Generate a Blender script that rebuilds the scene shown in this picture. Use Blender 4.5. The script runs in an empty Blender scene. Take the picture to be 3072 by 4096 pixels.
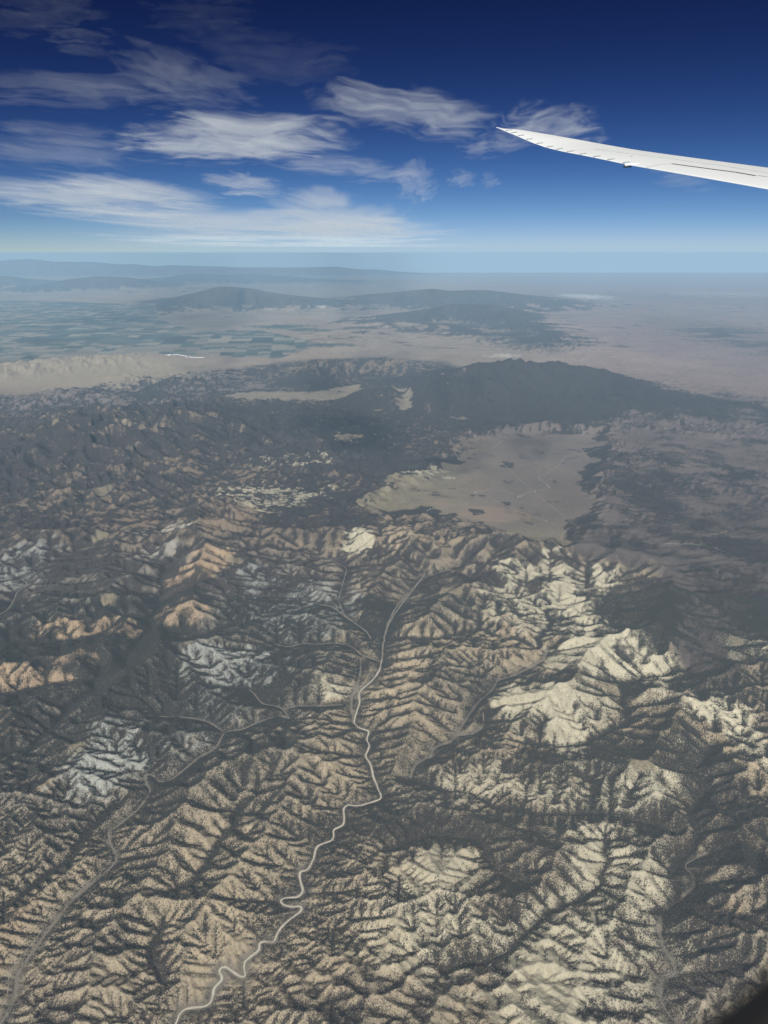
import bpy, math, time
import numpy as np

T0 = time.time()
sc = bpy.context.scene
R = math.radians

# ------------------------------------------------------------------ camera, world, sun
H = 8800.0                      # metres from the valley floor up to the aircraft (camera at z = 0)
PITCH = math.atan(1038 / 2840)
cam = bpy.data.cameras.new('camera')
camo = bpy.data.objects.new('camera', cam)
sc.collection.objects.link(camo)
sc.camera = camo
camo.rotation_euler = (math.pi / 2 - PITCH, 0, 0)
cam.sensor_fit = 'VERTICAL'
cam.sensor_height = 36.0
cam.lens = 36.0 * 2840 / 4096
cam.clip_start = 0.02
cam.clip_end = 900000
cam.dof.use_dof = True
cam.dof.focus_distance = 4000
cam.dof.aperture_fstop = 4.0

SUN_AZ = R(-12)                 # the sun stands behind the camera, a little to the left
SUN_EL = R(43)
sun = bpy.data.lights.new('sun', 'SUN')
sun.energy = 4.9
sun.angle = R(0.53)
sun.color = (1.0, 0.965, 0.91)
suno = bpy.data.objects.new('sun', sun)
sc.collection.objects.link(suno)
# direction from the scene towards the sun
sdir = (math.sin(SUN_AZ) * math.cos(SUN_EL), -math.cos(SUN_AZ) * math.cos(SUN_EL), math.sin(SUN_EL))
suno.rotation_euler = (math.pi / 2 - SUN_EL, 0, math.atan2(sdir[0], -sdir[1]))

world = bpy.data.worlds.new('World')
sc.world = world
world.use_nodes = True
wn = world.node_tree
wn.nodes.clear()
w_out = wn.nodes.new('ShaderNodeOutputWorld')
w_bg = wn.nodes.new('ShaderNodeBackground')
w_bg.inputs['Strength'].default_value = 0.1
w_sky = wn.nodes.new('ShaderNodeTexSky')
w_sky.sky_type = 'NISHITA'
w_sky.sun_disc = False
w_sky.sun_elevation = SUN_EL
w_sky.sun_rotation = math.atan2(sdir[0], sdir[1])
w_sky.altitude = 9500
w_sky.air_density = 1.6
w_sky.dust_density = 1.0
w_sky.ozone_density = 5.0
# the sky below the horizon goes on as the horizon's own colour
w_tc = wn.nodes.new('ShaderNodeTexCoord')
w_sep = wn.nodes.new('ShaderNodeSeparateXYZ')
w_max = wn.nodes.new('ShaderNodeMath'); w_max.operation = 'MAXIMUM'; w_max.inputs[1].default_value = 0.002
w_com = wn.nodes.new('ShaderNodeCombineXYZ')
wn.links.new(w_tc.outputs['Generated'], w_sep.inputs[0])
wn.links.new(w_sep.outputs[0], w_com.inputs[0]); wn.links.new(w_sep.outputs[1], w_com.inputs[1])
wn.links.new(w_sep.outputs[2], w_max.inputs[0]); wn.links.new(w_max.outputs[0], w_com.inputs[2])
wn.links.new(w_com.outputs[0], w_sky.inputs['Vector'])
# the camera's deep blue rendering of a high altitude sky: a power curve per channel
w_sc = wn.nodes.new('ShaderNodeSeparateColor'); w_cc = wn.nodes.new('ShaderNodeCombineColor')
wn.links.new(w_sky.outputs[0], w_sc.inputs[0])
for k, (ref, amp, p_, q_) in enumerate([(5.77, 4.0, .5, 2.0), (8.7, 5.5, .70, 1.85), (11.0, 6.9, 1.8, .5)]):
    d1 = wn.nodes.new('ShaderNodeMath'); d1.operation = 'DIVIDE'; d1.inputs[1].default_value = ref; d1.use_clamp = True
    d2 = wn.nodes.new('ShaderNodeMath'); d2.operation = 'POWER'
    d4 = wn.nodes.new('ShaderNodeMath'); d4.operation = 'MULTIPLY_ADD'; d4.inputs[1].default_value = -q_; d4.inputs[2].default_value = p_ + q_
    wn.links.new(d1.outputs[0], d4.inputs[0]); wn.links.new(d4.outputs[0], d2.inputs[1])
    d3 = wn.nodes.new('ShaderNodeMath'); d3.operation = 'MULTIPLY'; d3.inputs[1].default_value = amp
    wn.links.new(w_sc.outputs[k], d1.inputs[0]); wn.links.new(d1.outputs[0], d2.inputs[0])
    wn.links.new(d2.outputs[0], d3.inputs[0]); wn.links.new(d3.outputs[0], w_cc.inputs[k])
wn.links.new(w_cc.outputs[0], w_bg.inputs[0])
wn.links.new(w_bg.outputs[0], w_out.inputs[0])

sc.view_settings.view_transform = 'Standard'
sc.view_settings.look = 'None'
sc.view_settings.exposure = 0
sc.view_settings.gamma = 1
sc.render.engine = 'CYCLES'
sc.cycles.use_denoising = True
sc.cycles.max_bounces = 5
sc.cycles.diffuse_bounces = 2
sc.cycles.volume_bounces = 1
sc.cycles.transparent_max_bounces = 24
sc.cycles.sample_clamp_indirect = 4

# ------------------------------------------------------------------ helpers
rng = np.random.default_rng(7)
cp, sp = math.cos(PITCH), math.sin(PITCH)
OV = 3072 / 1659.0              # my measurements of the photograph were made on a 1659 px wide copy


def at_dist(ox, oy, D):
    """the point seen at (ox, oy) at forward distance D: x, D, height over the valley floor"""
    u = (ox * OV - 1536) / 2840; v = (2048 - oy * OV) / 2840
    t = D / (cp + v * sp)
    return u * t, D, t * (-sp + v * cp) + H


def on_plane(ox, oy, z):
    u = (ox * OV - 1536) / 2840; v = (2048 - oy * OV) / 2840
    dz = -sp + v * cp
    t = z / dz
    return np.array([u * t, (cp + v * sp) * t])


def ground0(ox, oy):
    return on_plane(ox, oy, -H)


_tab = np.random.default_rng(3).uniform(0, 2 * np.pi, (256, 256))
_GX, _GY = np.cos(_tab).astype(np.float32), np.sin(_tab).astype(np.float32)


def gnoise(x, y):
    xi = np.floor(x); yi = np.floor(y)
    fx = (x - xi).astype(np.float32); fy = (y - yi).astype(np.float32)
    a = xi.astype(np.int64) & 255; b = yi.astype(np.int64) & 255
    a1 = (a + 1) & 255; b1 = (b + 1) & 255
    ux = fx * fx * fx * (fx * (fx * 6 - 15) + 10); uy = fy * fy * fy * (fy * (fy * 6 - 15) + 10)
    n00 = _GX[a, b] * fx + _GY[a, b] * fy
    n10 = _GX[a1, b] * (fx - 1) + _GY[a1, b] * fy
    n01 = _GX[a, b1] * fx + _GY[a, b1] * (fy - 1)
    n11 = _GX[a1, b1] * (fx - 1) + _GY[a1, b1] * (fy - 1)
    return (n00 + (n10 - n00) * ux + ((n01 + (n11 - n01) * ux) - (n00 + (n10 - n00) * ux)) * uy) * 1.5


def fbm(x, y, L, octv=4, gain=0.5, seed=0, ridged=False):
    """fractal noise of base wavelength L; about -1..1 (ridged: 0..1)"""
    out = np.zeros(np.broadcast(x, y).shape, np.float32); amp = 1.0; tot = 0
    c, s = math.cos(0.6), math.sin(0.6)
    px, py = x / L + seed * 17.3, y / L - seed * 9.1
    for k in range(octv):
        n = gnoise(px, py)
        if ridged:
            n = 1 - np.abs(n) * 1.6
        out += amp * n; tot += amp; amp *= gain
        px, py = (px * c - py * s) * 2.03 + 5.2, (px * s + py * c) * 2.03 - 3.7
    return out / (tot if ridged else tot * 0.75)


def sstep(a, b, x):
    t = np.clip((x - a) / (b - a), 0, 1)
    return t * t * (3 - 2 * t)


def poly_dist(X, Y, pts):
    """distance to a polyline and the interpolated third value of its points"""
    best = np.full(X.shape, 1e12, np.float32); val = np.zeros(X.shape, np.float32)
    for (p, q) in zip(pts[:-1], pts[1:]):
        dx, dy = q[0] - p[0], q[1] - p[1]
        l2 = dx * dx + dy * dy + 1e-9
        t = np.clip(((X - p[0]) * dx + (Y - p[1]) * dy) / l2, 0, 1)
        d = (X - p[0] - t * dx) ** 2 + (Y - p[1] - t * dy) ** 2
        m = d < best
        best = np.where(m, d, best)
        if len(p) > 2:
            val = np.where(m, p[2] + t * (q[2] - p[2]), val)
    return np.sqrt(best), val


def in_poly(X, Y, pts):
    ins = np.zeros(X.shape, bool)
    n = len(pts)
    for i in range(n):
        (x1, y1), (x2, y2) = pts[i][:2], pts[(i + 1) % n][:2]
        c = ((y1 > Y) != (y2 > Y)) & (X < (x2 - x1) * (Y - y1) / (y2 - y1 + 1e-9) + x1)
        ins ^= c
    return ins


def soft_poly(X, Y, pts, w):
    d, _ = poly_dist(X, Y, list(pts) + [pts[0]])
    return sstep(-w, w, np.where(in_poly(X, Y, pts), d, -d))


# ------------------------------------------------------------------ watercourses, measured on the valley floor
def c5(l): return [(x * .9259 / OV, (2000 + y * .9259) / OV) for x, y in l]
def c6(l): return [((1536 + x * .9259) / OV, (2000 + y * .9259) / OV) for x, y in l]
def c7(l): return [(x * .9259 / OV, (3000 + y * .9259) / OV) for x, y in l]
def c8(l): return [((1536 + x * .9259) / OV, (3000 + y * .9259) / OV) for x, y in l]
def c4(l): return [((1536 + x * .9259) / OV, (1000 + y * .9259) / OV) for x, y in l]


WASH_MAIN = c7([(700, 1290), (760, 1184), (780, 1125), (840, 1112), (905, 1102), (918, 1060), (925, 1030), (962, 995), (960, 975), (943, 958), (955, 942), (978, 940), (1010, 962),
                (1050, 985), (1063, 970), (1052, 935), (1060, 910), (1115, 872), (1122, 855), (1118, 838), (1135, 828), (1160, 830), (1183, 832),
                (1200, 790), (1225, 755), (1262, 722), (1300, 703), (1304, 685), (1298, 675), (1260, 680), (1225, 672), (1208, 655), (1218, 641),
                (1255, 636), (1290, 636), (1312, 612), (1300, 580), (1293, 545), (1297, 524), (1330, 520), (1355, 470), (1366, 420), (1400, 402),
                (1440, 390), (1443, 365), (1440, 345), (1460, 335), (1485, 325), (1487, 290), (1482, 255), (1505, 235), (1540, 245), (1600, 228), (1640, 215)]) \
    + c5([(1648, 1280), (1630, 1240), (1610, 1188), (1603, 1140), (1575, 1108), (1600, 1060), (1580, 1035), (1600, 1000), (1550, 985), (1525, 960), (1540, 920),
          (1555, 870), (1548, 830), (1600, 790), (1640, 740), (1650, 690), (1655, 620)]) \
    + [(828, 1395), (832, 1365), (850, 1328), (880, 1290), (905, 1258), (918, 1240)]
WASH_B = c5([(1600, 600), (1592, 578), (1560, 550), (1500, 510), (1460, 480), (1430, 460), (1380, 452)])
WASH_B2 = c5([(1490, 500), (1462, 440), (1475, 380), (1490, 330), (1500, 297), (1470, 280), (1430, 255)])
WASH_C = c5([(1645, 700), (1610, 688), (1560, 670), (1540, 650), (1500, 625), (1440, 618), (1370, 625), (1310, 620), (1250, 637), (1190, 625)])
WASH_C2 = c5([(1560, 690), (1558, 740), (1545, 800), (1520, 850), (1515, 900), (1530, 950)])
WASH_D = c7([(-60, 1260), (0, 1184), (40, 1130), (68, 1060), (75, 970), (120, 905), (180, 820), (240, 740), (300, 660), (370, 600), (430, 550), (500, 490), (506, 455),
             (470, 400), (470, 350), (500, 335), (580, 275), (630, 215), (656, 172), (632, 150), (625, 112), (655, 104), (690, 140), (740, 130), (790, 90), (850, 40)]) \
    + c5([(940, 1070), (965, 1000), (1040, 995), (1100, 968), (1200, 930), (1250, 945)])
WASH_D2 = c5([(965, 1000), (900, 957), (840, 945), (760, 937), (690, 935)])
WASH_D3 = c5([(1250, 945), (1225, 905), (1190, 890), (1130, 882), (1100, 840), (1080, 822)])
WASH_D4 = c5([(1225, 905), (1290, 890), (1400, 890), (1480, 885)])
WASH_E = c5([(-60, 520), (0, 495), (40, 470), (62, 430), (70, 400), (125, 365), (90, 340)])
WASH_F = c8([(1330, 1240), (1270, 1184), (1215, 1130), (1195, 1060), (1195, 1010), (1210, 985), (1270, 970), (1240, 905), (1205, 850), (1190, 790), (1195, 740),
             (1215, 690), (1290, 640), (1340, 590), (1335, 540), (1290, 500), (1340, 470), (1400, 445)])
WASH_G = [(886, 1682)] + c6([(130, 1150), (170, 1120), (210, 1110), (205, 1085), (240, 1060), (280, 1050), (310, 1020), (345, 1015), (380, 1012), (430, 985), (428, 920)])
WASH_G2 = c6([(310, 1020), (400, 880), (470, 820), (490, 780), (560, 760), (640, 722), (690, 690), (705, 650)])
WASH_H = c6([(0, 600), (20, 520), (60, 450), (110, 400), (150, 350), (220, 320), (290, 300), (330, 285)])
VALLEYS_DRY = [   # side valleys without a pale bed
    c7([(0, 700), (120, 620), (300, 480), (420, 330), (480, 250)]),
    c7([(770, 600), (900, 480), (1000, 320), (1020, 250)]),
    c7([(700, 1000), (640, 860), (700, 760)]),
    c8([(60, 130), (300, 180), (600, 260), (900, 290), (1250, 330)]),
    c8([(0, 420), (200, 380), (430, 420), (560, 600)]),
    c8([(1200, 700), (1330, 400), (1380, 150), (1390, 0)]),
    c8([(260, 960), (520, 880), (700, 760), (900, 560), (960, 380)]),
    c5([(0, 640), (300, 610), (420, 600)]), c5([(0, 840), (300, 800), (520, 740), (640, 560)]),
    c6([(640, 1060), (900, 1060), (1040, 960), (1040, 800), (1180, 760), (1300, 740)]),
    c6([(0, 600), (150, 600), (300, 590), (440, 570), (650, 640), (700, 590), (720, 480)]),
    c5([(640, 600), (700, 420), (720, 300)]), c5([(1000, 540), (860, 590), (740, 580)]),
    c5([(0, 1090), (160, 1060), (300, 900), (460, 740)]),
]
WET = [WASH_MAIN, WASH_B, WASH_B2, WASH_C, WASH_C2, WASH_D, WASH_D2, WASH_D3, WASH_D4, WASH_E, WASH_F, WASH_G, WASH_G2, WASH_H]


def wl(line): return [tuple(ground0(*p)) for p in line]


# ------------------------------------------------------------------ the land as an erosion grid
NC = 880                                      # columns
UMAX = 1.34


def halfw(Y): return 0.5075 * Y + 1650.0


def make_rows():
    ys = [4300.0]
    while ys[-1] < 352000:
        Y = ys[-1]
        d = 2 * UMAX * halfw(Y) / NC
        f = 1.0 + 1.2 * min(1, max(0, (Y - 40000) / 60000)) + 1.5 * min(1, max(0, (Y - 110000) / 100000))
        ys.append(Y + d * f)
    n = (len(ys) // 4) * 4
    return np.array(ys[:n])


YR = make_rows()
NR = len(YR)
print('rows', NR)


def grid_xy(step):
    ys = YR[::step]
    us = np.linspace(-UMAX, UMAX, NC)[::step]
    Yg, Ug = np.meshgrid(ys, us, indexing='ij')
    Xg = Ug * halfw(Yg)
    return Xg.astype(np.float64), Yg.astype(np.float64)


# mountains: crest points (x, y on the 1659 px copy, distance), half width, front/back
def crest(pts): return [at_dist(*p) for p in pts]


MOUNTS = [
    # (crest, half-width m)
    (crest([(1000, 812, 47000), (1060, 790, 49000), (1130, 779, 50000), (1195, 781, 50500), (1245, 800, 48500), (1290, 835, 45500)]), 5600),       # dark dome
    (crest([(-260, 1010, 28500), (0, 962, 30500), (140, 920, 32500), (260, 893, 35000), (400, 885, 37000), (520, 893, 38000), (680, 925, 35500)]), 6600),   # forested massif
    (crest([(-200, 905, 37500), (0, 908, 37000), (55, 908, 37000), (120, 922, 36000)]), 2300),
    (crest([(-200, 850, 45000), (0, 866, 43000), (80, 864, 43000), (150, 842, 45500), (200, 858, 43500), (270, 872, 42500)]), 2300),
    (crest([(230, 840, 48500), (300, 811, 52500), (340, 816, 52000), (400, 808, 52500), (450, 822, 50500), (530, 850, 47500)]), 2900),
    (crest([(470, 812, 55000), (600, 800, 56000), (700, 783, 58000), (850, 778, 59000), (930, 790, 60000)]), 3600),
    (crest([(620, 790, 62000), (700, 760, 68000), (800, 748, 72000), (930, 756, 72000)]), 4200),
    (crest([(-300, 800, 56000), (0, 790, 57000), (120, 778, 60000), (260, 770, 62000), (420, 792, 59000)]), 4500),   # bare tan foothills
    # the range in the middle distance
    (crest([(740, 655, 136000), (820, 640, 138000), (930, 627, 139000), (990, 632, 138000), (1035, 629, 137000), (1075, 645, 132000)]), 15500),
    (crest([(850, 690, 95000), (920, 672, 103000), (1010, 660, 107000), (1060, 662, 104500), (1120, 695, 93500), (1190, 735, 74000), (1245, 760, 66500)]), 6800),
    (crest([(700, 735, 76000), (820, 710, 86500), (930, 700, 91000), (1050, 720, 81500)]), 7000),
    (crest([(415, 648, 128000), (445, 632, 130000), (480, 624, 131000), (540, 627, 132000), (600, 636, 133000), (680, 650, 132000)]), 13000),
    (crest([(-300, 610, 205000), (0, 598, 205000), (60, 605, 205000), (120, 615, 200000), (200, 600, 195000), (260, 600, 195000), (330, 622, 190000)]), 19000),
    (crest([(300, 604, 230000), (420, 592, 235000), (560, 593, 235000), (700, 604, 235000), (900, 615, 230000), (1000, 622, 230000)]), 14000),
    (crest([(-400, 563, 300000), (0, 563, 300000), (45, 558, 300000), (110, 564, 300000), (250, 570, 300000), (420, 573, 305000), (560, 578, 305000), (720, 576, 310000), (820, 584, 320000)]), 16000),
]
BASIN = [(800, 1100), (870, 1060), (930, 1040), (970, 1000), (1010, 955), (1110, 935), (1200, 930), (1300, 938), (1300, 990), (1255, 1050), (1290, 1110), (1240, 1180), (1130, 1170), (1000, 1130), (920, 1118), (850, 1122)]
MEADOW1 = [(480, 862), (560, 849), (700, 842), (790, 838), (750, 858), (700, 868), (560, 870)]
MEADOW2 = [(850, 838), (885, 855), (900, 880), (880, 895), (860, 885), (865, 862)]
BASIN_W = [tuple(ground0(*p)) for p in BASIN]
M1_W = [tuple(ground0(*p)) for p in MEADOW1]
M2_W = [tuple(ground0(*p)) for p in MEADOW2]
FARM_W = [tuple(ground0(*p)) for p in [(-260, 640), (150, 652), (330, 660), (345, 690), (420, 715), (560, 712), (700, 745), (600, 775), (440, 768), (330, 765), (150, 772), (0, 790), (-260, 815)]]
PLATEAU_W = [tuple(ground0(*p)) for p in [(1230, 1215), (1300, 1230), (1420, 1260), (1440, 1330), (1450, 1420), (1500, 1490), (1590, 1480), (1640, 1420), (1800, 1480), (1900, 1150), (1900, 850), (1330, 900), (1310, 1000), (1300, 1110), (1250, 1180)]]


def target_height(X, Y):
    E = 255 * sstep(45000, 37500, Y) * (1 + 0.35 * fbm(X, Y, 9000, 3, seed=2))
    E = E * (1 - 0.5 * sstep(19000, 31000, Y))
    E = E + 150 * sstep(22000, 36000, Y) * sstep(3000, 12000, X) * sstep(60000, 42000, Y) * (0.6 + 0.8 * fbm(X, Y, 7000, 3, seed=5))
    E = E + 42 * sstep(50000, 60000, Y) * sstep(190000, 150000, Y) * (sstep(-2000, 12000, X - 0.04 * Y) + 0.35) * (0.7 + 0.9 * fbm(X, Y, 16000, 3, seed=15))
    pl = soft_poly(X, Y, PLATEAU_W, 700)
    E = E * (1 - pl) + pl * (95 + 90 * sstep(21000, 27000, Y) + 60 * fbm(X, Y, 5000, 3, seed=6))
    # scarp at the edge of the plateau: a cream rimmed ridge
    M = np.zeros_like(E)
    wx = X + 0.018 * Y * fbm(X, Y, 14000, 3, seed=8); wy = Y + 0.02 * Y * fbm(X, Y, 12000, 3, seed=9)
    for pts, w in MOUNTS:
        d, h = poly_dist(wx, wy, pts)
        if pts[0][1] > 90000: h = h * 1.02
        prof = np.exp(-(d / w) ** 2 * 1.1) * 0.45 + 0.55 * np.clip(1 - d / (w * 1.55), 0, 1) ** 1.3
        M = np.maximum(M, h * prof)
    E = np.sqrt(E ** 2 + M ** 2)
    r1 = [at_dist(1000, 1250, 19800)[:2] + (430,), at_dist(1110, 1220, 20300)[:2] + (600,), at_dist(1230, 1235, 19700)[:2] + (560,), at_dist(1365, 1240, 19200)[:2] + (600,),
          at_dist(1430, 1310, 17600)[:2] + (520,), at_dist(1440, 1420, 15200)[:2] + (430,), at_dist(1500, 1500, 13900)[:2] + (400,), at_dist(1620, 1480, 14000)[:2] + (420,)]
    r2 = [(p[0], p[1], h) for p, h in zip([at_dist(x, y, D) for x, y, D in [(180, 1560, 13000), (265, 1490, 14200), (400, 1400, 15800), (350, 1300, 17800), (420, 1180, 20800), (480, 1120, 23500)]], [400, 520, 500, 540, 560, 520])]
    r3 = [(p[0], p[1], h) for p, h in zip([at_dist(x, y, D) for x, y, D in [(60, 1950, 8200), (330, 1880, 8900), (480, 1650, 11300), (640, 1560, 12600)]], [230, 340, 380, 300])]
    for rr, w in ((r1, 1500), (r2, 1700), (r3, 1300)):
        d, h = poly_dist(X, Y, rr)
        E = np.maximum(E, h * np.exp(-(d / w) ** 2))
    flat = np.maximum(soft_poly(X, Y, BASIN_W, 500), np.maximum(soft_poly(X, Y, M1_W, 500), soft_poly(X, Y, M2_W, 400)))
    flat = np.maximum(flat, soft_poly(X, Y, FARM_W, 1500))
    E = E * (1 - flat)
    return E


def evolve(z, X, Y, base, ksm, smax, iters, E=None, adapt=1.0, relax=40, jit=0.06, r=np.random.default_rng(5)):
    nr, nc = z.shape
    N = nr * nc
    idx = np.arange(N).reshape(nr, nc)
    # cell sizes
    dxc = X[:, 1] - X[:, 0]
    dyr = np.gradient(Y[:, 0])
    cell = (dxc * dyr)[:, None] * np.ones((1, nc))
    nb = []
    for di in (-1, 0, 1):
        for dj in (-1, 0, 1):
            if di == 0 and dj == 0: continue
            a = slice(max(0, -di), nr - max(0, di)); b = slice(max(0, -dj), nc - max(0, dj))
            a2 = slice(max(0, di), nr - max(0, -di)); b2 = slice(max(0, dj), nc - max(0, -dj))
            dist = np.hypot(X[a2, b2] - X[a, b], Y[a2, b2] - Y[a, b])
            nb.append((a, b, a2, b2, dist))
    cellf = cell.ravel()
    ksf = (ksm).ravel().copy()
    sm = smax.ravel()
    basef = base.ravel()
    A = None
    # nothing may stand steeper than its limit over its neighbours
    for k in range(relax):
        zn = z.copy()
        for (a, b, a2, b2, dist) in nb:
            zn[a, b] = np.minimum(zn[a, b], z[a2, b2] + smax[a, b] * dist)
        if np.allclose(zn, z, atol=.5): break
        z = np.where(base, z, zn)
    for it in range(iters):
        best = np.zeros((nr, nc)); rec = idx.copy(); rd = np.ones((nr, nc))
        for (a, b, a2, b2, dist) in nb:
            s = (z[a, b] - z[a2, b2]) / dist
            if jit: s = s * (1 + jit * (r.random(s.shape, dtype=np.float32) - 0.5))
            m = s > best[a, b]
            best[a, b] = np.where(m, s, best[a, b])
            rec[a, b] = np.where(m, idx[a2, b2], rec[a, b])
            rd[a, b] = np.where(m, dist, rd[a, b])
        recf = rec.ravel().copy()
        bi = np.nonzero(basef)[0]
        recf[bi] = bi
        depth = (recf != np.arange(N)).astype(np.int32)
        q = recf.copy()
        while True:
            q2 = q[q]
            if np.array_equal(q2, q): break
            depth = depth + depth[q]
            q = q2
        order = np.argsort(depth, kind='stable')
        mx = int(depth.max())
        bounds = np.searchsorted(depth[order], np.arange(mx + 2))
        A = cellf.copy()
        ro = recf[order]
        for L in range(mx, 0, -1):
            s, e = bounds[L], bounds[L + 1]
            np.add.at(A, ro[s:e], A[order[s:e]])
        g = np.minimum(sm, ksf * A ** -0.36) * rd.ravel()
        zf = z.ravel().copy()
        for L in range(1, mx + 1):
            s, e = bounds[L], bounds[L + 1]
            o = order[s:e]
            zf[o] = zf[ro[s:e]] + g[o]
        z = zf.reshape(nr, nc)
        if E is not None:
            zs = blur(z, 5); Es = blur(E, 5)
            f = np.clip((Es + 8) / (zs + 8), 0.6, 1.6) ** (0.5 * adapt)
            ksf = np.clip(ksf * f.ravel(), 0.3, 500)
    return z, A.reshape(nr, nc), ksf.reshape(nr, nc)


def blur(a, n):
    for _ in range(n):
        p = np.pad(a, 1, mode='edge')
        a = (p[1:-1, :-2] + 2 * p[1:-1, 1:-1] + p[1:-1, 2:]) / 4
        p = np.pad(a, 1, mode='edge')
        a = (p[:-2, 1:-1] + 2 * p[1:-1, 1:-1] + p[2:, 1:-1]) / 4
    return a


def up2(a, shape):
    """to the next finer grid (nodes at even indices)"""
    out = np.zeros((a.shape[0] * 2, a.shape[1] * 2), a.dtype)
    p = np.pad(a, ((0, 1), (0, 1)), mode='edge')
    out[::2, ::2] = a
    out[1::2, ::2] = (p[:-1, :-1] + p[1:, :-1])[:, :] / 2
    out[::2, 1::2] = (p[:-1, :-1] + p[:-1, 1:]) / 2
    out[1::2, 1::2] = (p[:-1, :-1] + p[1:, :-1] + p[:-1, 1:] + p[1:, 1:]) / 4
    return out[:shape[0], :shape[1]]


def wander(l, sd):
    p = np.array(l); seg = np.hypot(*np.diff(p, axis=0).T); s = np.concatenate([[0], np.cumsum(seg)])
    t = np.linspace(0, s[-1], max(4, int(s[-1] / 120)))
    q = np.stack([np.interp(t, s, p[:, 0]), np.interp(t, s, p[:, 1])], 1)
    q[:, 0] += 230 * fbm(t, t * 0, 1000, 4, seed=sd); q[:, 1] += 230 * fbm(t, t * 0, 1000, 4, seed=sd + 1)
    return [tuple(v) for v in q]


WETW = [wl(l) for l in WET]
DRYW = [wander(wl(l), 100 + 2 * k) for k, l in enumerate(VALLEYS_DRY)]


def base_map(X, Y, E, cellw):
    base = E < 14
    for l in WETW + DRYW:
        d, _ = poly_dist(X, Y, l)
        base |= d < np.maximum(cellw * 0.75, 45 if l in WETW[:1] else (28 if l in WETW else 9))
    return base


def smax_map(X, Y):
    s = np.full(X.shape, 0.66)
    s = s * (1 - 0.35 * sstep(20000, 27000, Y)) + 0 * X
    pl = soft_poly(X, Y, PLATEAU_W, 900)
    s = s * (1 - pl) + (0.3 + 0.17 * sstep(20000, 25000, Y)) * pl
    s = s * (1 - 0.5 * sstep(70000, 85000, Y))
    d = np.full(X.shape, 1e9)
    for l in WETW: d = np.minimum(d, poly_dist(X, Y, l)[0])
    s = s * (0.5 + 0.5 * sstep(60, 400, d))
    return s * (1 + 0.3 * fbm(X, Y, 2500, 3, seed=12))


X4, Y4 = grid_xy(4)
cw4 = (X4[:, 1] - X4[:, 0])[:, None]
E4 = target_height(X4, Y4)
base4 = base_map(X4, Y4, E4, cw4)
# first guess: noisy travel cost from the valleys
cost = np.exp(1.5 * rng.random(X4.shape)) * cw4
z = np.where(base4, 0, 1e9)
for k in range(260):
    p = np.pad(z, 1, constant_values=1e9)
    m = z
    for di in (0, 1, 2):
        for dj in (0, 1, 2):
            if di == 1 and dj == 1: continue
            m = np.minimum(m, p[di:di + z.shape[0], dj:dj + z.shape[1]] + cost * (1.0 if (di == 1 or dj == 1) else 1.41))
    if np.array_equal(m, z): break
    z = m
z = z * 0.3 + np.where(E4 < 14, E4, 0)
# the near foothills keep one erodibility, broken only by their main ridges; the mountains beyond are raised to their heights
adapt4 = sstep(20000, 26000, Y4)
ks4 = 13.0 * np.exp(0.95 * fbm(X4, Y4, 3800, 4, seed=14)) * np.clip(E4 / 250, 0.5, 2.0)
_wd = np.full(X4.shape, 1e9)
for _l in WETW[:1] + WETW[5:6]:
    _wd = np.minimum(_wd, poly_dist(X4, Y4, _l)[0])
_calm = 0.5 + 0.5 * sstep(80, 750, _wd)
ks4 = ks4 * _calm
print('start', time.time() - T0)
z, A, ks4 = evolve(z, X4, Y4, base4, ks4, smax_map(X4, Y4), 34, E=E4, adapt=adapt4, jit=0.15)
print('lvl4', time.time() - T0, z.max())
X2, Y2 = grid_xy(2)
E2 = up2(E4, X2.shape)
base2 = base_map(X2, Y2, E2, (X2[:, 1] - X2[:, 0])[:, None])
z = up2(z, X2.shape); ks2 = up2(ks4, X2.shape)


def fill_pits(z, base, n=60):
    for k in range(n):
        p = np.pad(z, 1, constant_values=1e9)
        mn = np.full(z.shape, 1e9)
        for di in (0, 1, 2):
            for dj in (0, 1, 2):
                if di == 1 and dj == 1: continue
                mn = np.minimum(mn, p[di:di + z.shape[0], dj:dj + z.shape[1]])
        bad = (z <= mn) & ~base
        if not bad.any(): break
        z = np.where(bad, mn + 0.01, z)
    return z


z = np.where(base2, np.where(E2 < 14, E2, 0), z + rng.random(z.shape) * 2)
z = fill_pits(z, base2)
z, A, ks2 = evolve(z, X2, Y2, base2, ks2, smax_map(X2, Y2), 12, E=E2, adapt=up2(adapt4, X2.shape), jit=0.12)
print('lvl2', time.time() - T0, z.max())
XG, YG = grid_xy(1)
E1 = up2(E2, XG.shape)
CW = (XG[:, 1] - XG[:, 0])[:, None]
base1 = base_map(XG, YG, E1, CW)
z = up2(z, XG.shape); ks1 = up2(ks2, XG.shape)
z = np.where(base1, np.where(E1 < 14, E1, 0), z + rng.random(z.shape) * 1.0)
z = fill_pits(z, base1)
z, A, ks1 = evolve(z, XG, YG, base1, ks1, smax_map(XG, YG), 5, jit=0.12, relax=45)
print('lvl1', time.time() - T0, z.max())
ZG = 0.5 * z + 0.5 * blur(z, 1)
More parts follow.
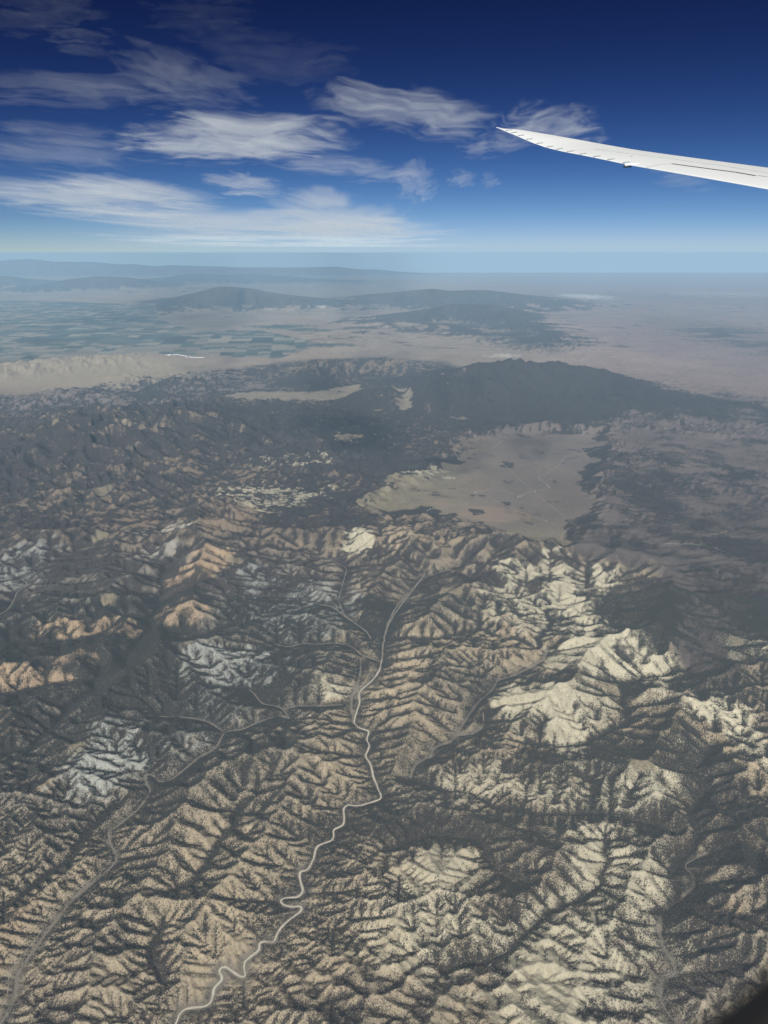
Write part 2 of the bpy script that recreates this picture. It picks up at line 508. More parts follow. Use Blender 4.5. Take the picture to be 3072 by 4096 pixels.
# the higher mountains are cut deeper than the grid's slow settling leaves them
_s4 = blur(ZG[::4, ::4], 7)
_s = up2(up2(_s4, X2.shape), XG.shape)
_a = sstep(21000, 29000, YG) * sstep(40, 160, _s)
ZG = np.maximum(_s + (ZG - _s) * (1 + (1.25 + 1.6 * sstep(80000, 100000, YG)) * _a * (1 - 0.3 * sstep(9500, 5000, poly_dist(XG, YG, MOUNTS[0][0])[0]))), np.minimum(ZG, 0))
_k = 0.25 * sstep(38000, 46000, YG)
_k = np.maximum(_k, 0.5 * sstep(9500, 5000, poly_dist(XG, YG, MOUNTS[0][0])[0]))
_k = np.maximum(_k, 0.2 * sstep(24000, 29000, YG))
_eb = blur(E1, 16)
ZG = ZG * (1 - _k) + _eb * _k
ZG = np.where(YG > 24000, np.minimum(ZG, _eb * 1.12 + 130), ZG)
LA = np.log10(A)

# a smoothed surface gives height above the drains
ZS = blur(ZG, 14)
REL = ZG - ZS


def cubic_sample(G, ri, ci):
    """Catmull-Rom on the grid G at row positions ri (1d) and column positions ci (1d)"""
    def mat(p, n):
        i = np.clip(np.floor(p).astype(int), 0, n - 1); f = p - i
        w = np.stack([-.5 * f + f * f - .5 * f ** 3, 1 - 2.5 * f * f + 1.5 * f ** 3, .5 * f + 2 * f * f - 1.5 * f ** 3, -.5 * f * f + .5 * f ** 3], 1)
        ii = np.clip(np.stack([i - 1, i, i + 1, i + 2], 1), 0, n - 1)
        return ii, w
    ii, w = mat(ri, G.shape[0])
    T = sum(G[ii[:, k]] * w[:, k][:, None] for k in range(4))
    jj, v = mat(ci, G.shape[1])
    return sum(T[:, jj[:, k]] * v[:, k][None, :] for k in range(4))


def sample(G, x, y):
    """bilinear look-up at scattered world points"""
    r = np.interp(y, YR, np.arange(NR))
    c = (x / halfw(y) / UMAX + 1) / 2 * (NC - 1)
    r = np.clip(r, 0, NR - 1.001); c = np.clip(c, 0, NC - 1.001)
    i = r.astype(int); j = c.astype(int); fr = r - i; fc = c - j
    return (G[i, j] * (1 - fr) * (1 - fc) + G[i + 1, j] * fr * (1 - fc) + G[i, j + 1] * (1 - fr) * fc + G[i + 1, j + 1] * fr * fc)


def hit(ox, oy):
    """where the sight line through (ox, oy) meets the land"""
    u = (ox * OV - 1536) / 2840; v = (2048 - oy * OV) / 2840
    ys = YR
    t = ys / (cp + v * sp)
    zz = t * (-sp + v * cp) + H
    g = sample(ZG, u * t, ys)
    below = np.nonzero(zz <= g)[0]
    k = below[0] if len(below) else NR - 1
    return u * t[k], ys[k]


# ------------------------------------------------------------------ final mesh grid
def mesh_rows():
    out = []
    oy = 2330.0
    while True:
        v = (2048 - oy * OV) / 2840
        dz = -sp + v * cp
        Y = (cp + v * sp) * (-H / dz)
        if Y > 60000: break
        out.append(max(Y, YR[0] + 1)); oy -= 1.82
    out = np.unique(np.array(out))
    far = np.concatenate([np.arange(out[-1] + 500, 150000, 560), np.arange(150000, 351000, 1100)])
    return np.concatenate([out, far])


MY = mesh_rows()
inner = np.linspace(-1.03, 1.03, 1000)
outer = 1.03 + (UMAX - 1.03) * np.linspace(0, 1, 61)[1:] ** 1.2
MU = np.concatenate([-outer[::-1], inner, outer])
RI = np.interp(MY, YR, np.arange(NR)); RI = np.minimum(RI, NR - 1.001)
CI = (MU / UMAX + 1) / 2 * (NC - 1)
MZ = cubic_sample(ZG, RI, CI)
mY = MY[:, None] * np.ones((1, len(MU)))
mX = MU[None, :] * halfw(mY)
mE = cubic_sample(E1, RI, CI)
mLA = cubic_sample(LA, RI, CI)
mREL = cubic_sample(REL, RI, CI)
print('mesh grid', MZ.shape, time.time() - T0)
gx = (mX[:, 1:2] - mX[:, 0:1]) * 0 + CW[np.clip(RI.astype(int), 0, NR - 1)]
hilly = sstep(10, 60, MZ)
wash_d = np.full(mX.shape, 1e9, np.float32)
nearrows = MY < 22000
for l in WETW:
    d, _ = poly_dist(mX[nearrows], mY[nearrows], l)
    wash_d[nearrows] = np.minimum(wash_d[nearrows], d)
dry_d = np.full(mX.shape, 1e9, np.float32)
for l in DRYW:
    d, _ = poly_dist(mX[nearrows], mY[nearrows], l)
    dry_d[nearrows] = np.minimum(dry_d[nearrows], d)
# small gullies and knobs
det = fbm(mX, mY, 120, 4, 0.55, seed=21, ridged=True) - 0.6
det2 = fbm(mX, mY, 600, 3, 0.5, seed=22, ridged=True) - 0.6
MZ = MZ + hilly * sstep(25000, 15000, mY) * (det * 17 + det2 * 9) * sstep(40, 160, wash_d)
MZ = MZ + hilly * sstep(15000, 25000, mY) * (fbm(mX, mY, 900, 4, 0.55, seed=23, ridged=True) - 0.6) * np.clip(mE * 0.22, 0, 120)

# slope and aspect (finite differences in world space)
dzr = np.gradient(MZ, axis=0); dyr = np.gradient(mY, axis=0); dxr = np.gradient(mX, axis=0)
dzc = np.gradient(MZ, axis=1); dxc = np.gradient(mX, axis=1)
gX = dzc / dxc
gY = (dzr - gX * dxr) / dyr
slope = np.hypot(gX, gY)
# facing the noon sun: positive on slopes that look to the camera and a bit to the right
SA = R(38)
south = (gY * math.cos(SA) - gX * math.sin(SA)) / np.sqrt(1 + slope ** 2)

# ------------------------------------------------------------------ what covers the land
def rgb(*c): return np.array(c, np.float32)


TAN = rgb(.43, .35, .235); CREAM = rgb(.56, .51, .37); ORANGE = rgb(.43, .315, .20); GREY = rgb(.33, .335, .30)
BROWN = rgb(.135, .112, .098); MEADOWC = rgb(.22, .188, .125); PINKP = rgb(.26, .195, .175); SAND = rgb(.56, .52, .43)
nA = fbm(mX, mY, 3200, 4, seed=31); nB = fbm(mX, mY, 700, 4, seed=32); nC = fbm(mX, mY, 260, 3, seed=33); nD = fbm(mX, mY, 9000, 3, seed=34)


def mixc(a, b, t): return a * (1 - t[..., None]) + b * t[..., None]


def patch(ox, oy, rx, ry, rot=0, edge=0.22, warp=0.55):
    """soft patch on the land, centred where (ox, oy) is seen, axes in metres from its apparent size"""
    cx, cy = hit(ox, oy)
    x0, y0 = hit(ox, oy)
    slant = math.hypot(math.hypot(cx, cy), H)
    sx = rx * OV * slant / 2840; sy = ry * OV * slant / 2840 / max(0.06, H / slant)
    a = R(rot)
    rr_ = 2.2 * max(sy, abs(math.sin(a)) * 2.2 * max(sx, sy)) + 300
    i0, i1 = np.searchsorted(MY, [cy - rr_, cy + rr_]); i1 = max(i1, i0 + 1)
    rs = slice(int(i0), int(i1))
    dx, dy = mX[rs] - cx, mY[rs] - cy
    # apparent tilt in the picture becomes a shear on the ground
    ex = (dx * math.cos(a) + dy * (sx / sy) * math.sin(a)) / sx
    ey = (-dx * (sy / sx) * math.sin(a) + dy * math.cos(a)) / sy
    d = np.sqrt(ex ** 2 + ey ** 2) + warp * (0.7 * nB[rs] + 0.8 * nC[rs] + 0.4 * nA[rs])
    out = np.zeros(mX.shape, np.float32)
    out[rs] = sstep(1 + edge, 1 - edge, d)
    return out


soil = np.zeros(mX.shape + (3,), np.float32) + TAN
soil *= (1 + 0.16 * nB + 0.14 * nC)[..., None]
soil = mixc(soil, GREY, np.clip(0.35 + 0.9 * nA, 0, 1) * 0.35)
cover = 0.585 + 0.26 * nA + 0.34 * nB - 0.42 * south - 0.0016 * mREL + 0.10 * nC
cover = cover + 0.25 * sstep(0.0, -12, mREL) + 0.08 * np.clip(mLA - 3.3, -0.6, 2.0) + 0.22 * fbm(mX, mY, 170, 3, seed=35)

cover += 0.35 * sstep(110, 40, dry_d + 60 * nC)
fore = sstep(21500, 18500, mY)
# left third of the foreground is greyer and more wooded
left = sstep(-600, -3200, mX - 0.02 * mY) * sstep(8500, 10500, mY) * fore
cover += 0.24 * left + 0.04 * left * sstep(11500, 14500, mY)
soil = mixc(soil, GREY, 0.5 * left)
# zones behind the foothills: dark pinyon forest
mid = sstep(15500, 24500, mY + 2500 * nA + 900 * nB + 2500 * sstep(500, -4000, mX))
cover = cover + mid * (0.19 + 0.2 * nA + 0.3 * nB + 0.3 * nC - 0.3 * fbm(mX, mY, 1500, 4, seed=36)) - 0.42 * mid * (south - 0.08) - 0.42 * mid * fbm(mX, mY, 190, 3, 0.7, seed=44)  # the aspect term paints extra ridge shading into the forest cover
soil = mixc(soil, soil * rgb(.52, .48, .50), mid)
pl = soft_poly(mX, mY, PLATEAU_W, 700)
plat = sstep(0.35, 0.65, pl + 0.15 * nB)
soil = mixc(soil, BROWN * (1 + 0.3 * nB[..., None]), plat)
cover = cover * (1 - plat) + plat * (0.42 + 0.3 * nA + 0.35 * nB + 0.45 * fbm(mX, mY, 1300, 4, seed=39) - 0.5 * south)

for args, col, k in [
    # orange badlands
    ((460, 1215, 45, 26, 25), ORANGE, .9), ((415, 1248, 60, 22, 0), ORANGE, .9), ((385, 1310, 62, 22, 10), ORANGE * 1.02, .85), ((205, 1370, 110, 24, 32), ORANGE, .9),
    ((160, 1412, 60, 14, 12), ORANGE, .8), ((60, 1470, 85, 26, 22), ORANGE, .9), ((25, 1560, 30, 20, 20), ORANGE, .6), ((850, 1240, 0, 0, 0), ORANGE, 0),
    ((110, 1680, 60, 20, 25), ORANGE * .9, .6), ((15, 2000, 30, 60, 0), ORANGE * .9, .6), ((1560, 1980, 40, 25, 20), ORANGE, .6), ((900, 1480, 60, 70, 0), ORANGE * 1.1, .15),
    ((1120, 1340, 50, 30, 0), ORANGE * 1.2, .3),
    # grey marl
    ((500, 1435, 110, 38, -8), GREY * 1.1, .9), ((640, 1310, 130, 55, 0), GREY, .8), ((540, 1250, 60, 25, 0), GREY, .8), ((220, 1640, 70, 60, 0), GREY * 1.25, .9), ((245, 1520, 60, 40, 0), GREY, .8),
    ((420, 1600, 70, 40, 0), GREY, .8), ((430, 1520, 90, 40, 0), GREY, .7), ((330, 1620, 20, 30, 0), GREY * 1.3, .9), ((350, 1150, 60, 12, 15), rgb(.38, .36, .30), .8), ((345, 1195, 40, 14, 25), rgb(.38, .36, .30), .8), ((40, 1230, 60, 40, 0), GREY, .8),
    # cream badlands
    ((1110, 1240, 50, 22, 0), CREAM, .95), ((1150, 1300, 95, 60, 0), CREAM * .95, .8), ((1240, 1290, 60, 90, -10), CREAM, .85), ((1330, 1280, 50, 50, 0), CREAM, .9), ((1290, 1400, 90, 40, 0), CREAM, .9),
    ((1390, 1430, 60, 60, 30), CREAM * 1.05, .95), ((1190, 1510, 130, 50, 15), CREAM * .95, .85), ((1220, 1570, 40, 60, 0), CREAM * .95, .9), ((1550, 1530, 60, 22, 20), CREAM * 1.1, .95), ((1600, 1590, 30, 60, 0), CREAM * 1.1, .9), ((1625, 1400, 40, 30, -30), CREAM, .95),
    ((1500, 1650, 40, 30, 0), CREAM * 1.05, .9), ((1380, 1690, 90, 40, 0), CREAM, .9), ((1300, 1700, 130, 50, 0), CREAM * .95, .7), ((1340, 1880, 110, 140, 0), CREAM * .95, .8), ((1220, 2100, 150, 130, 0), CREAM * .95, .8),
    ((900, 1990, 120, 90, 0), CREAM, .75), ((1040, 1690, 100, 36, 0), CREAM * .9, .6), ((970, 1860, 80, 40, 0), CREAM * .85, .6),
    ((700, 1480, 20, 22, 0), CREAM, .9), ((740, 1490, 30, 14, 0), CREAM, .7), ((775, 1165, 30, 25, 0), CREAM * .95, .95), ((860, 1180, 40, 30, 0), TAN, .8), ((600, 1075, 110, 28, -5), CREAM * .9, .8), ((660, 990, 110, 18, -8), CREAM * .85, .7), ((930, 1020, 70, 10, 0), CREAM, .8),
    ((480, 1062, 20, 8, 0), CREAM, .9), ((290, 915, 35, 10, 15), TAN, .4), ((300, 905, 25, 6, 0), TAN, .4), ((750, 945, 30, 10, 0), TAN, .7),
    ((480, 1950, 330, 300, 0), TAN * 1.05, .4),
]:
    if k == 0: continue
    m = patch(*args)
    soil = mixc(soil, col * (1 + 0.12 * nB[..., None]), m * k)

for args, dv in [
    # barer ground
    ((1110, 1240, 45, 20, 0), -.45), ((1150, 1300, 60, 40, 0), -.25), ((1225, 1290, 25, 70, -12), -.5), ((1330, 1275, 40, 40, 0), -.35), ((1270, 1400, 90, 30, 0), -.35), ((1395, 1420, 40, 50, 0), -.35),
    ((1130, 1500, 80, 18, 0), -.4), ((1220, 1560, 35, 60, 0), -.5), ((1040, 1690, 90, 26, 0), -.4), ((1070, 1620, 60, 20, 0), -.25), ((1150, 1510, 100, 20, 0), -.3), ((1400, 1680, 60, 22, 0), -.5), ((970, 1855, 75, 30, 0), -.5),
    ((920, 1900, 60, 40, 0), -.4), ((1330, 1880, 60, 110, 0), -.35), ((1220, 2050, 90, 90, 0), -.35), ((1150, 2190, 100, 60, 0), -.3), ((900, 2010, 60, 40, 0), -.2), ((1550, 1530, 50, 16, 0), -.35), ((480, 2060, 60, 60, 0), -.2),
    ((500, 1435, 110, 32, -8), -.42), ((460, 1215, 55, 24, 25), -.42), ((385, 1310, 70, 22, 0), -.42), ((415, 1250, 65, 18, 0), -.3), ((205, 1370, 100, 18, 30), -.45), ((220, 1640, 75, 60, 0), -.42), ((640, 1300, 110, 40, 0), -.2), ((1240, 1330, 170, 100, 0), -.17), ((160, 1412, 60, 12, 12), -.3), ((560, 1240, 50, 20, 0), -.3), ((350, 1150, 50, 7, 15), -.35), ((345, 1195, 35, 8, 25), -.35),
    ((775, 1165, 28, 20, 0), -.6), ((600, 1075, 100, 20, 0), -.35), ((660, 990, 100, 12, 0), -.35), ((930, 1020, 60, 7, 0), -.5), ((290, 915, 40, 7, 0), -.35), ((60, 1470, 75, 20, 20), -.5), ((740, 1490, 50, 20, 0), -.3), ((870, 1470, 40, 60, 0), -.25), ((40, 1230, 50, 25, 0), -.2),
    ((750, 945, 26, 8, 0), -.6), ((800, 1480, 40, 60, 0), -.1),
    # denser woods; the first two also paint in the shadow on the scarp slope
    ((1370, 1320, 60, 60, 40), .9), ((1400, 1300, 50, 60, 0), .8), ((330, 1400, 60, 110, 20), .15), ((560, 1480, 60, 40, 0), .2), ((130, 1560, 130, 70, 20), .2), ((260, 980, 420, 60, -10), .12), ((1140, 825, 170, 50, 0), .45), ((550, 900, 200, 30, 0), .2),
    ((1000, 900, 150, 30, 0), .25), ((700, 1020, 80, 40, 0), .1), ((870, 1090, 200, 18, 0), .35), ((850, 1000, 120, 14, 0), .4), ((1020, 1005, 80, 12, 0), .5), ((760, 970, 60, 20, 0), .4), ((1600, 1300, 90, 50, 0), .5), ((1590, 1180, 60, 25, 30), .5), ((1480, 1080, 120, 40, 0), .15), ((1450, 1280, 50, 25, 0), .35), ((1550, 1480, 70, 40, 0), .3),
    ((1350, 1040, 60, 70, 0), .2), ((1480, 1050, 200, 120, 0), .12), ((1050, 700, 110, 36, 20), .4), ((900, 640, 130, 14, 0), .35), ((1050, 1250, 160, 20, 0), .3), ((1230, 1640, 250, 40, 0), .3), ((1570, 1750, 60, 160, 0), .3), ((1560, 2050, 60, 100, 0), .25), ((900, 1790, 260, 30, 0), .25), ((1120, 1960, 60, 60, 0), .2), ((1130, 1870, 90, 60, 0), .15), ((800, 1600, 60, 40, 0), .1),
    ((660, 830, 60, 20, 0), .3), ((780, 870, 60, 25, 0), .5), ((820, 1330, 40, 60, 0), .3), ((1500, 1690, 80, 80, 0), .1), ((1430, 1790, 50, 120, 20), .25),
]:
    cover += dv * patch(*args)

# flat lands
wX = mX + 900 * nA + 350 * nB; wY = mY + 1500 * nD + 900 * fbm(mX, mY, 2500, 3, seed=61)
bas = sstep(0.4, 0.65, soft_poly(wX, wY, BASIN_W, 900) + 0.45 * nB + 0.75 * fbm(mX, mY, 2200, 4, seed=62) - 0.05)
d2_, _ = poly_dist(mX, mY, MOUNTS[1][0]); d3_ = np.minimum(poly_dist(mX, mY, MOUNTS[3][0])[0], poly_dist(mX, mY, MOUNTS[4][0])[0])
cover -= 0.2 * sstep(5000, 2500, poly_dist(mX, mY, MOUNTS[5][0])[0]) + 0.1 * sstep(15000, 11000, poly_dist(mX, mY, MOUNTS[0][0])[0]) * sstep(7000, 9000, poly_dist(mX, mY, MOUNTS[0][0])[0])
cover += 0.35 * sstep(6500, 4000, poly_dist(mX + 1200 * nA, mY + 1200 * nB, MOUNTS[0][0])[0])
cover += 0.30 * sstep(7000, 2500, d2_ + 900 * nB + 900 * nA) - 0.24 * sstep(4500, 2500, d3_)
soil = mixc(soil, rgb(.20, .175, .165) * (1 + .2 * nB[..., None]), 0.7 * sstep(4500, 2500, d3_))
mead = np.maximum(sstep(0.3, 0.7, soft_poly(wX, wY, M1_W, 500) + 0.5 * nB + .2 * nC), sstep(0.3, 0.7, soft_poly(wX, wY, M2_W, 450) + 0.45 * nB + .2 * nC))
flatc = MEADOWC * (1 + 0.22 * nB[..., None] + 0.16 * nA[..., None] + 0.18 * nC[..., None])
flatc = mixc(flatc, rgb(.30, .235, .165), sstep(.1, .6, fbm(mX, mY, 1800, 3, seed=41)) * 0.7)
flatc = mixc(flatc, rgb(.14, .13, .095), sstep(.02, .5, fbm(mX, mY, 2600, 3, seed=42)) * 0.6)
flatc = mixc(flatc, rgb(.36, .26, .17), patch(1060, 1110, 70, 18, 0))
flatc = mixc(flatc, rgb(.12, .12, .10), patch(1250, 1000, 60, 18, 0) * .6)
soil = mixc(soil, flatc, bas)
soil = mixc(soil, rgb(.25, .21, .155) * (1 + 0.2 * nB[..., None]), mead)
fl = np.maximum(bas, mead)
cover = cover * (1 - fl) + fl * (0.06 + 0.12 * nB + 0.6 * sstep(0.38, 0.6, fbm(mX, mY, 900, 5, seed=43)))
mead2 = patch(1080, 960, 80, 16, 0) + patch(1250, 945, 60, 8, 0) + patch(1150, 925, 60, 6, 0)
cover -= 0.5 * np.clip(mead2, 0, 1) * (1 - fl)

# plains and dry hills beyond
_yb = np.interp(mX, [-60000, -40000, -21500, -19000, -15500, -13000, -8000, 0, 5500, 8000, 11000, 16000, 30000], [43000, 43500, 45500, 52500, 54500, 57500, 60500, 63500, 61000, 57000, 53000, 48000, 39000])
dry = sstep(-1800, 1800, mY - _yb + 2500 * nA + 600 * nB)
rpl = sstep(500, 6500, mX + 1500 * nA - 0.05 * (mY - 30000)) * sstep(20000, 24000, mY) * (1 - dry)
cover += rpl * (-0.02 + 0.25 * fbm(mX, mY, 1600, 4, seed=38))
soil = mixc(soil, rgb(.17, .135, .12) * (1 + .3 * nA[..., None]), rpl * .8)
drysoil = mixc(np.zeros(mX.shape + (3,), np.float32) + rgb(.29, .235, .18), np.zeros(mX.shape + (3,), np.float32) + PINKP, sstep(4000, 26000, mX - 0.05 * mY))
drysoil *= (0.95 + 0.2 * nD + 0.2 * nA + 0.16 * nB - 0.12 * np.clip(mLA - 5.5, -1, 1.5))[..., None] * rgb(.98, .95, .94)
soil = mixc(soil, drysoil, dry)
wood_far = sstep(260, 700, MZ + 160 * nA) * sstep(52000, 100000, mY + 40000) + 0 * mY
wood_far = np.where(mY < 70000, sstep(250, 480, MZ + 90 * nA), sstep(160, 480, MZ + 420 * fbm(mX, mY, 3500, 4, seed=37) + 160 * nD))
darkm = np.clip(patch(1050, 700, 100, 30, 25) + patch(930, 640, 150, 10, 0) + patch(1150, 740, 80, 14, 25), 0, 1)
cover = cover * (1 - dry) + dry * np.clip(wood_far * 0.75 + darkm * 0.4 + 0.08 + 0.15 * nA + 0.12 * nB + 1.3 * np.clip(0.06 - south, -0.06, 0.3), 0, 1)  # the aspect term paints slope shading into the cover of the dry hills
tanf = patch(160, 800, 260, 26, 0)
soil = mixc(soil, rgb(.33, .27, .19) * (1 + 0.15 * nB[..., None]), tanf * (1 - fl))
cover -= 0.65 * tanf

# fields
farm = sstep(0.4, 0.6, soft_poly(mX, mY, FARM_W, 1200))
fa = R(7)
fx = (mX * math.cos(fa) + mY * math.sin(fa)) / 2300.0; fy = (-mX * math.sin(fa) + mY * math.cos(fa)) / 2300.0
ix, iy = np.floor(fx), np.floor(fy)
h0 = np.abs(np.sin(ix * 12.9898 + iy * 78.233) * 43758.5453) % 1
sx_ = np.where(h0 > 0.5, 2, 1); sy_ = np.where((h0 * 7) % 1 > 0.45, 2, 1)
jx, jy = np.floor(fx * sx_), np.floor(fy * sy_)
h1 = np.abs(np.sin(jx * 39.346 + jy * 11.135 + h0 * 3) * 24634.6345) % 1
h2 = np.abs(np.sin(jx * 73.156 + jy * 52.235) * 14634.31) % 1
greenb = fbm(mX, mY, 15000, 2, seed=51)
g_on = (h1 + 0.45 * greenb) > 0.42
fc_ = np.where(g_on[..., None], rgb(.06, .08, .068) * (0.7 + 0.8 * h2[..., None]), rgb(.21, .19, .15) * (0.7 + 0.6 * h2[..., None]))
soil = mixc(soil, fc_.astype(np.float32), farm)
cover = cover * (1 - farm)
# outlying dark fields
for a in [(600, 706, 60, 4, 0), (655, 712, 30, 3, 0), (700, 745, 60, 3, 0), (690, 715, 22, 2, 0)]:
    soil = mixc(soil, rgb(.06, .085, .07), patch(*a, edge=.2, warp=.8))
# pale playa / quarry specks and far blue woods
for a, c in [((1265, 640, 32, 4, 0), rgb(.75, .72, .66)), ((1075, 706, 28, 2.5, 0), rgb(.7, .66, .58)), ((710, 659, 26, 3, 0), rgb(.6, .55, .48)), ((1090, 768, 25, 3, 0), rgb(.55, .5, .42)), ((1560, 636, 60, 4, 0), rgb(.5, .44, .38))]:
    soil = mixc(soil, c, patch(*a, edge=.7, warp=1.5) * .8)
bl = patch(1610, 730, 130, 40, 0, edge=.8) * .7 + patch(1500, 640, 200, 12, 0, edge=.8) * .4 + patch(1480, 860, 260, 40, 0, edge=.8) * .5 + patch(1620, 900, 90, 60, 0, edge=.8) * .4
cover += np.clip(bl, 0, 1) * 0.55 * (0.6 + 0.8 * sstep(-.4, .5, nD + nA))
bank = sstep(260, 60, wash_d) * sstep(30, 6, MZ)
cover = cover * (1 - 0.1 * bank) - 0.2 * sstep(40, 22, wash_d)
soil = mixc(soil, rgb(.20, .18, .15), 0.75 * bank)
cover = np.clip(cover, 0, 1)
cover = np.minimum(cover, 0.07 * sstep(6500, 4000, poly_dist(mX, mY, MOUNTS[0][0])[0]) + 0.88 + 0.10 * nB + 0.12 * fbm(mX, mY, 210, 3, seed=45))
soil = np.clip(soil, 0.01, 0.8)
print('cover', time.time() - T0)

# ------------------------------------------------------------------ materials
def new_mat(name):
    m = bpy.data.materials.new(name)
    m.use_nodes = True
    nt = m.node_tree
    b = nt.nodes['Principled BSDF']
    return m, nt, b


def plain(name, col, rough=0.6, noise=0.0, scale=1.0, metallic=0.0):
    m, nt, b = new_mat(name)
    b.inputs['Roughness'].default_value = rough
    b.inputs['Metallic'].default_value = metallic
    if noise:
        t = nt.nodes.new('ShaderNodeTexNoise'); t.inputs['Scale'].default_value = scale; t.inputs['Detail'].default_value = 4
        g = nt.nodes.new('ShaderNodeNewGeometry')
        nt.links.new(g.outputs['Position'], t.inputs['Vector'])
        r = nt.nodes.new('ShaderNodeMapRange'); r.inputs['To Min'].default_value = 1 - noise; r.inputs['To Max'].default_value = 1 + noise
        nt.links.new(t.outputs['Fac'], r.inputs['Value'])
        mul = nt.nodes.new('ShaderNodeVectorMath'); mul.operation = 'SCALE'
        mul.inputs[0].default_value = col
        nt.links.new(r.outputs[0], mul.inputs['Scale'])
        nt.links.new(mul.outputs[0], b.inputs['Base Color'])
    else:
        b.inputs['Base Color'].default_value = (*col, 1)
    return m


def terrain_mat():
    m, nt, b = new_mat('dry_land')
    N, L = nt.nodes, nt.links
    b.inputs['Roughness'].default_value = 0.95
    b.inputs['Specular IOR Level'].default_value = 0.1
    a1 = N.new('ShaderNodeAttribute'); a1.attribute_name = 'soil'
    a2 = N.new('ShaderNodeAttribute'); a2.attribute_name = 'cover'
    a3 = N.new('ShaderNodeAttribute'); a3.attribute_name = 'grain'
    g = N.new('ShaderNodeNewGeometry')

    def noise(scale, detail, rough=0.6):
        t = N.new('ShaderNodeTexNoise'); t.inputs['Scale'].default_value = scale; t.inputs['Detail'].default_value = detail; t.inputs['Roughness'].default_value = rough
        L.new(g.outputs['Position'], t.inputs['Vector'])
        return t.outputs['Fac']

    def math_(op, a, b_=None, c=None):
        n = N.new('ShaderNodeMath'); n.operation = op
        for k, v in enumerate((a, b_, c)):
            if v is None: continue
            if isinstance(v, (int, float)): n.inputs[k].default_value = v
            else: L.new(v, n.inputs[k])
        return n.outputs[0]
    fine = noise(1 / 18.0, 4, 0.7)
    coarse = noise(1 / 105.0, 6, 0.78)
    # 'grain' blends to larger clumps far away, where single bushes are too small to see
    mixn = N.new('ShaderNodeMix'); L.new(a3.outputs['Fac'], mixn.inputs[0]); L.new(fine, mixn.inputs[2]); L.new(coarse, mixn.inputs[3])
    n = math_('MULTIPLY_ADD', mixn.outputs[0], 2.6, -0.8)
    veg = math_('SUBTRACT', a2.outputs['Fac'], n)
    veg = math_('MULTIPLY_ADD', veg, math_('MULTIPLY_ADD', a3.outputs['Fac'], 0.8, 2.2), 0.5)
    veg = math_('MULTIPLY', veg, math_('MULTIPLY_ADD', a3.outputs['Fac'], 0.15, 0.85))
    veg.node.use_clamp = True
    vcol = N.new('ShaderNodeMix'); vcol.data_type = 'RGBA'
    vcol.inputs[6].default_value = (0.032, 0.030, 0.028, 1)
    vcol.inputs[7].default_value = (0.070, 0.055, 0.046, 1)
    L.new(noise(1 / 420.0, 4), vcol.inputs[0])
    # light grain in the soil
    sg = N.new('ShaderNodeMapRange'); sg.inputs['From Min'].default_value = .3; sg.inputs['From Max'].default_value = .7
    sg.inputs['To Min'].default_value = 0.78; sg.inputs['To Max'].default_value = 1.16
    L.new(noise(1 / 60.0, 6, 0.75), sg.inputs['Value'])
    sc_ = N.new('ShaderNodeVectorMath'); sc_.operation = 'SCALE'
    L.new(a1.outputs['Color'], sc_.inputs[0]); L.new(sg.outputs[0], sc_.inputs['Scale'])
    mx = N.new('ShaderNodeMix'); mx.data_type = 'RGBA'
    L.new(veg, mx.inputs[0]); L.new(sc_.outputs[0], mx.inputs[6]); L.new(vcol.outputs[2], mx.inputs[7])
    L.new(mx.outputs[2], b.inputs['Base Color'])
    bp = N.new('ShaderNodeBump'); bp.inputs['Distance'].default_value = 14.0; bp.inputs['Strength'].default_value = 0.7
    L.new(math_('ADD', math_('MULTIPLY', fine, 0.8), math_('MULTIPLY', coarse, 2.0)), bp.inputs['Height'])
    L.new(bp.outputs[0], b.inputs['Normal'])
    return m


M_LAND = terrain_mat()
M_SAND = plain('pale_wash_sand', (.52, .475, .385), .9, .35, 1 / 45)
M_SAND2 = plain('dull_wash_gravel', (.215, .19, .155), .9, .35, 1 / 50)
M_ROAD = plain('dirt_road', (.28, .245, .19), .9, .1, 1 / 60)
M_TREE = plain('dark_foliage', (.036, .035, .028), .9, .3, 1 / 30)


def link(o): sc.collection.objects.link(o); return o


def tag(o, label=None, cat=None, group=None, kind=None):
    if label: o['label'] = label
    if cat: o['category'] = cat
    if group: o['group'] = group
    if kind: o['kind'] = kind
    return o


def mesh_np(name, verts, faces, mat, parent=None, smooth=False):
    """verts (n,3), faces (m,k) arrays"""
    me = bpy.data.meshes.new(name)
    verts = np.ascontiguousarray(verts, np.float32); faces = np.ascontiguousarray(faces, np.int32)
    n, k = faces.shape
    me.vertices.add(len(verts)); me.vertices.foreach_set('co', verts.ravel())
    me.loops.add(n * k); me.loops.foreach_set('vertex_index', faces.ravel())
    me.polygons.add(n); me.polygons.foreach_set('loop_start', np.arange(0, n * k, k, dtype=np.int32))
    me.update(calc_edges=True)
    if smooth: me.shade_smooth()
    me.materials.append(mat)
    o = bpy.data.objects.new(name, me)
    if parent: o.parent = parent
    return link(o)


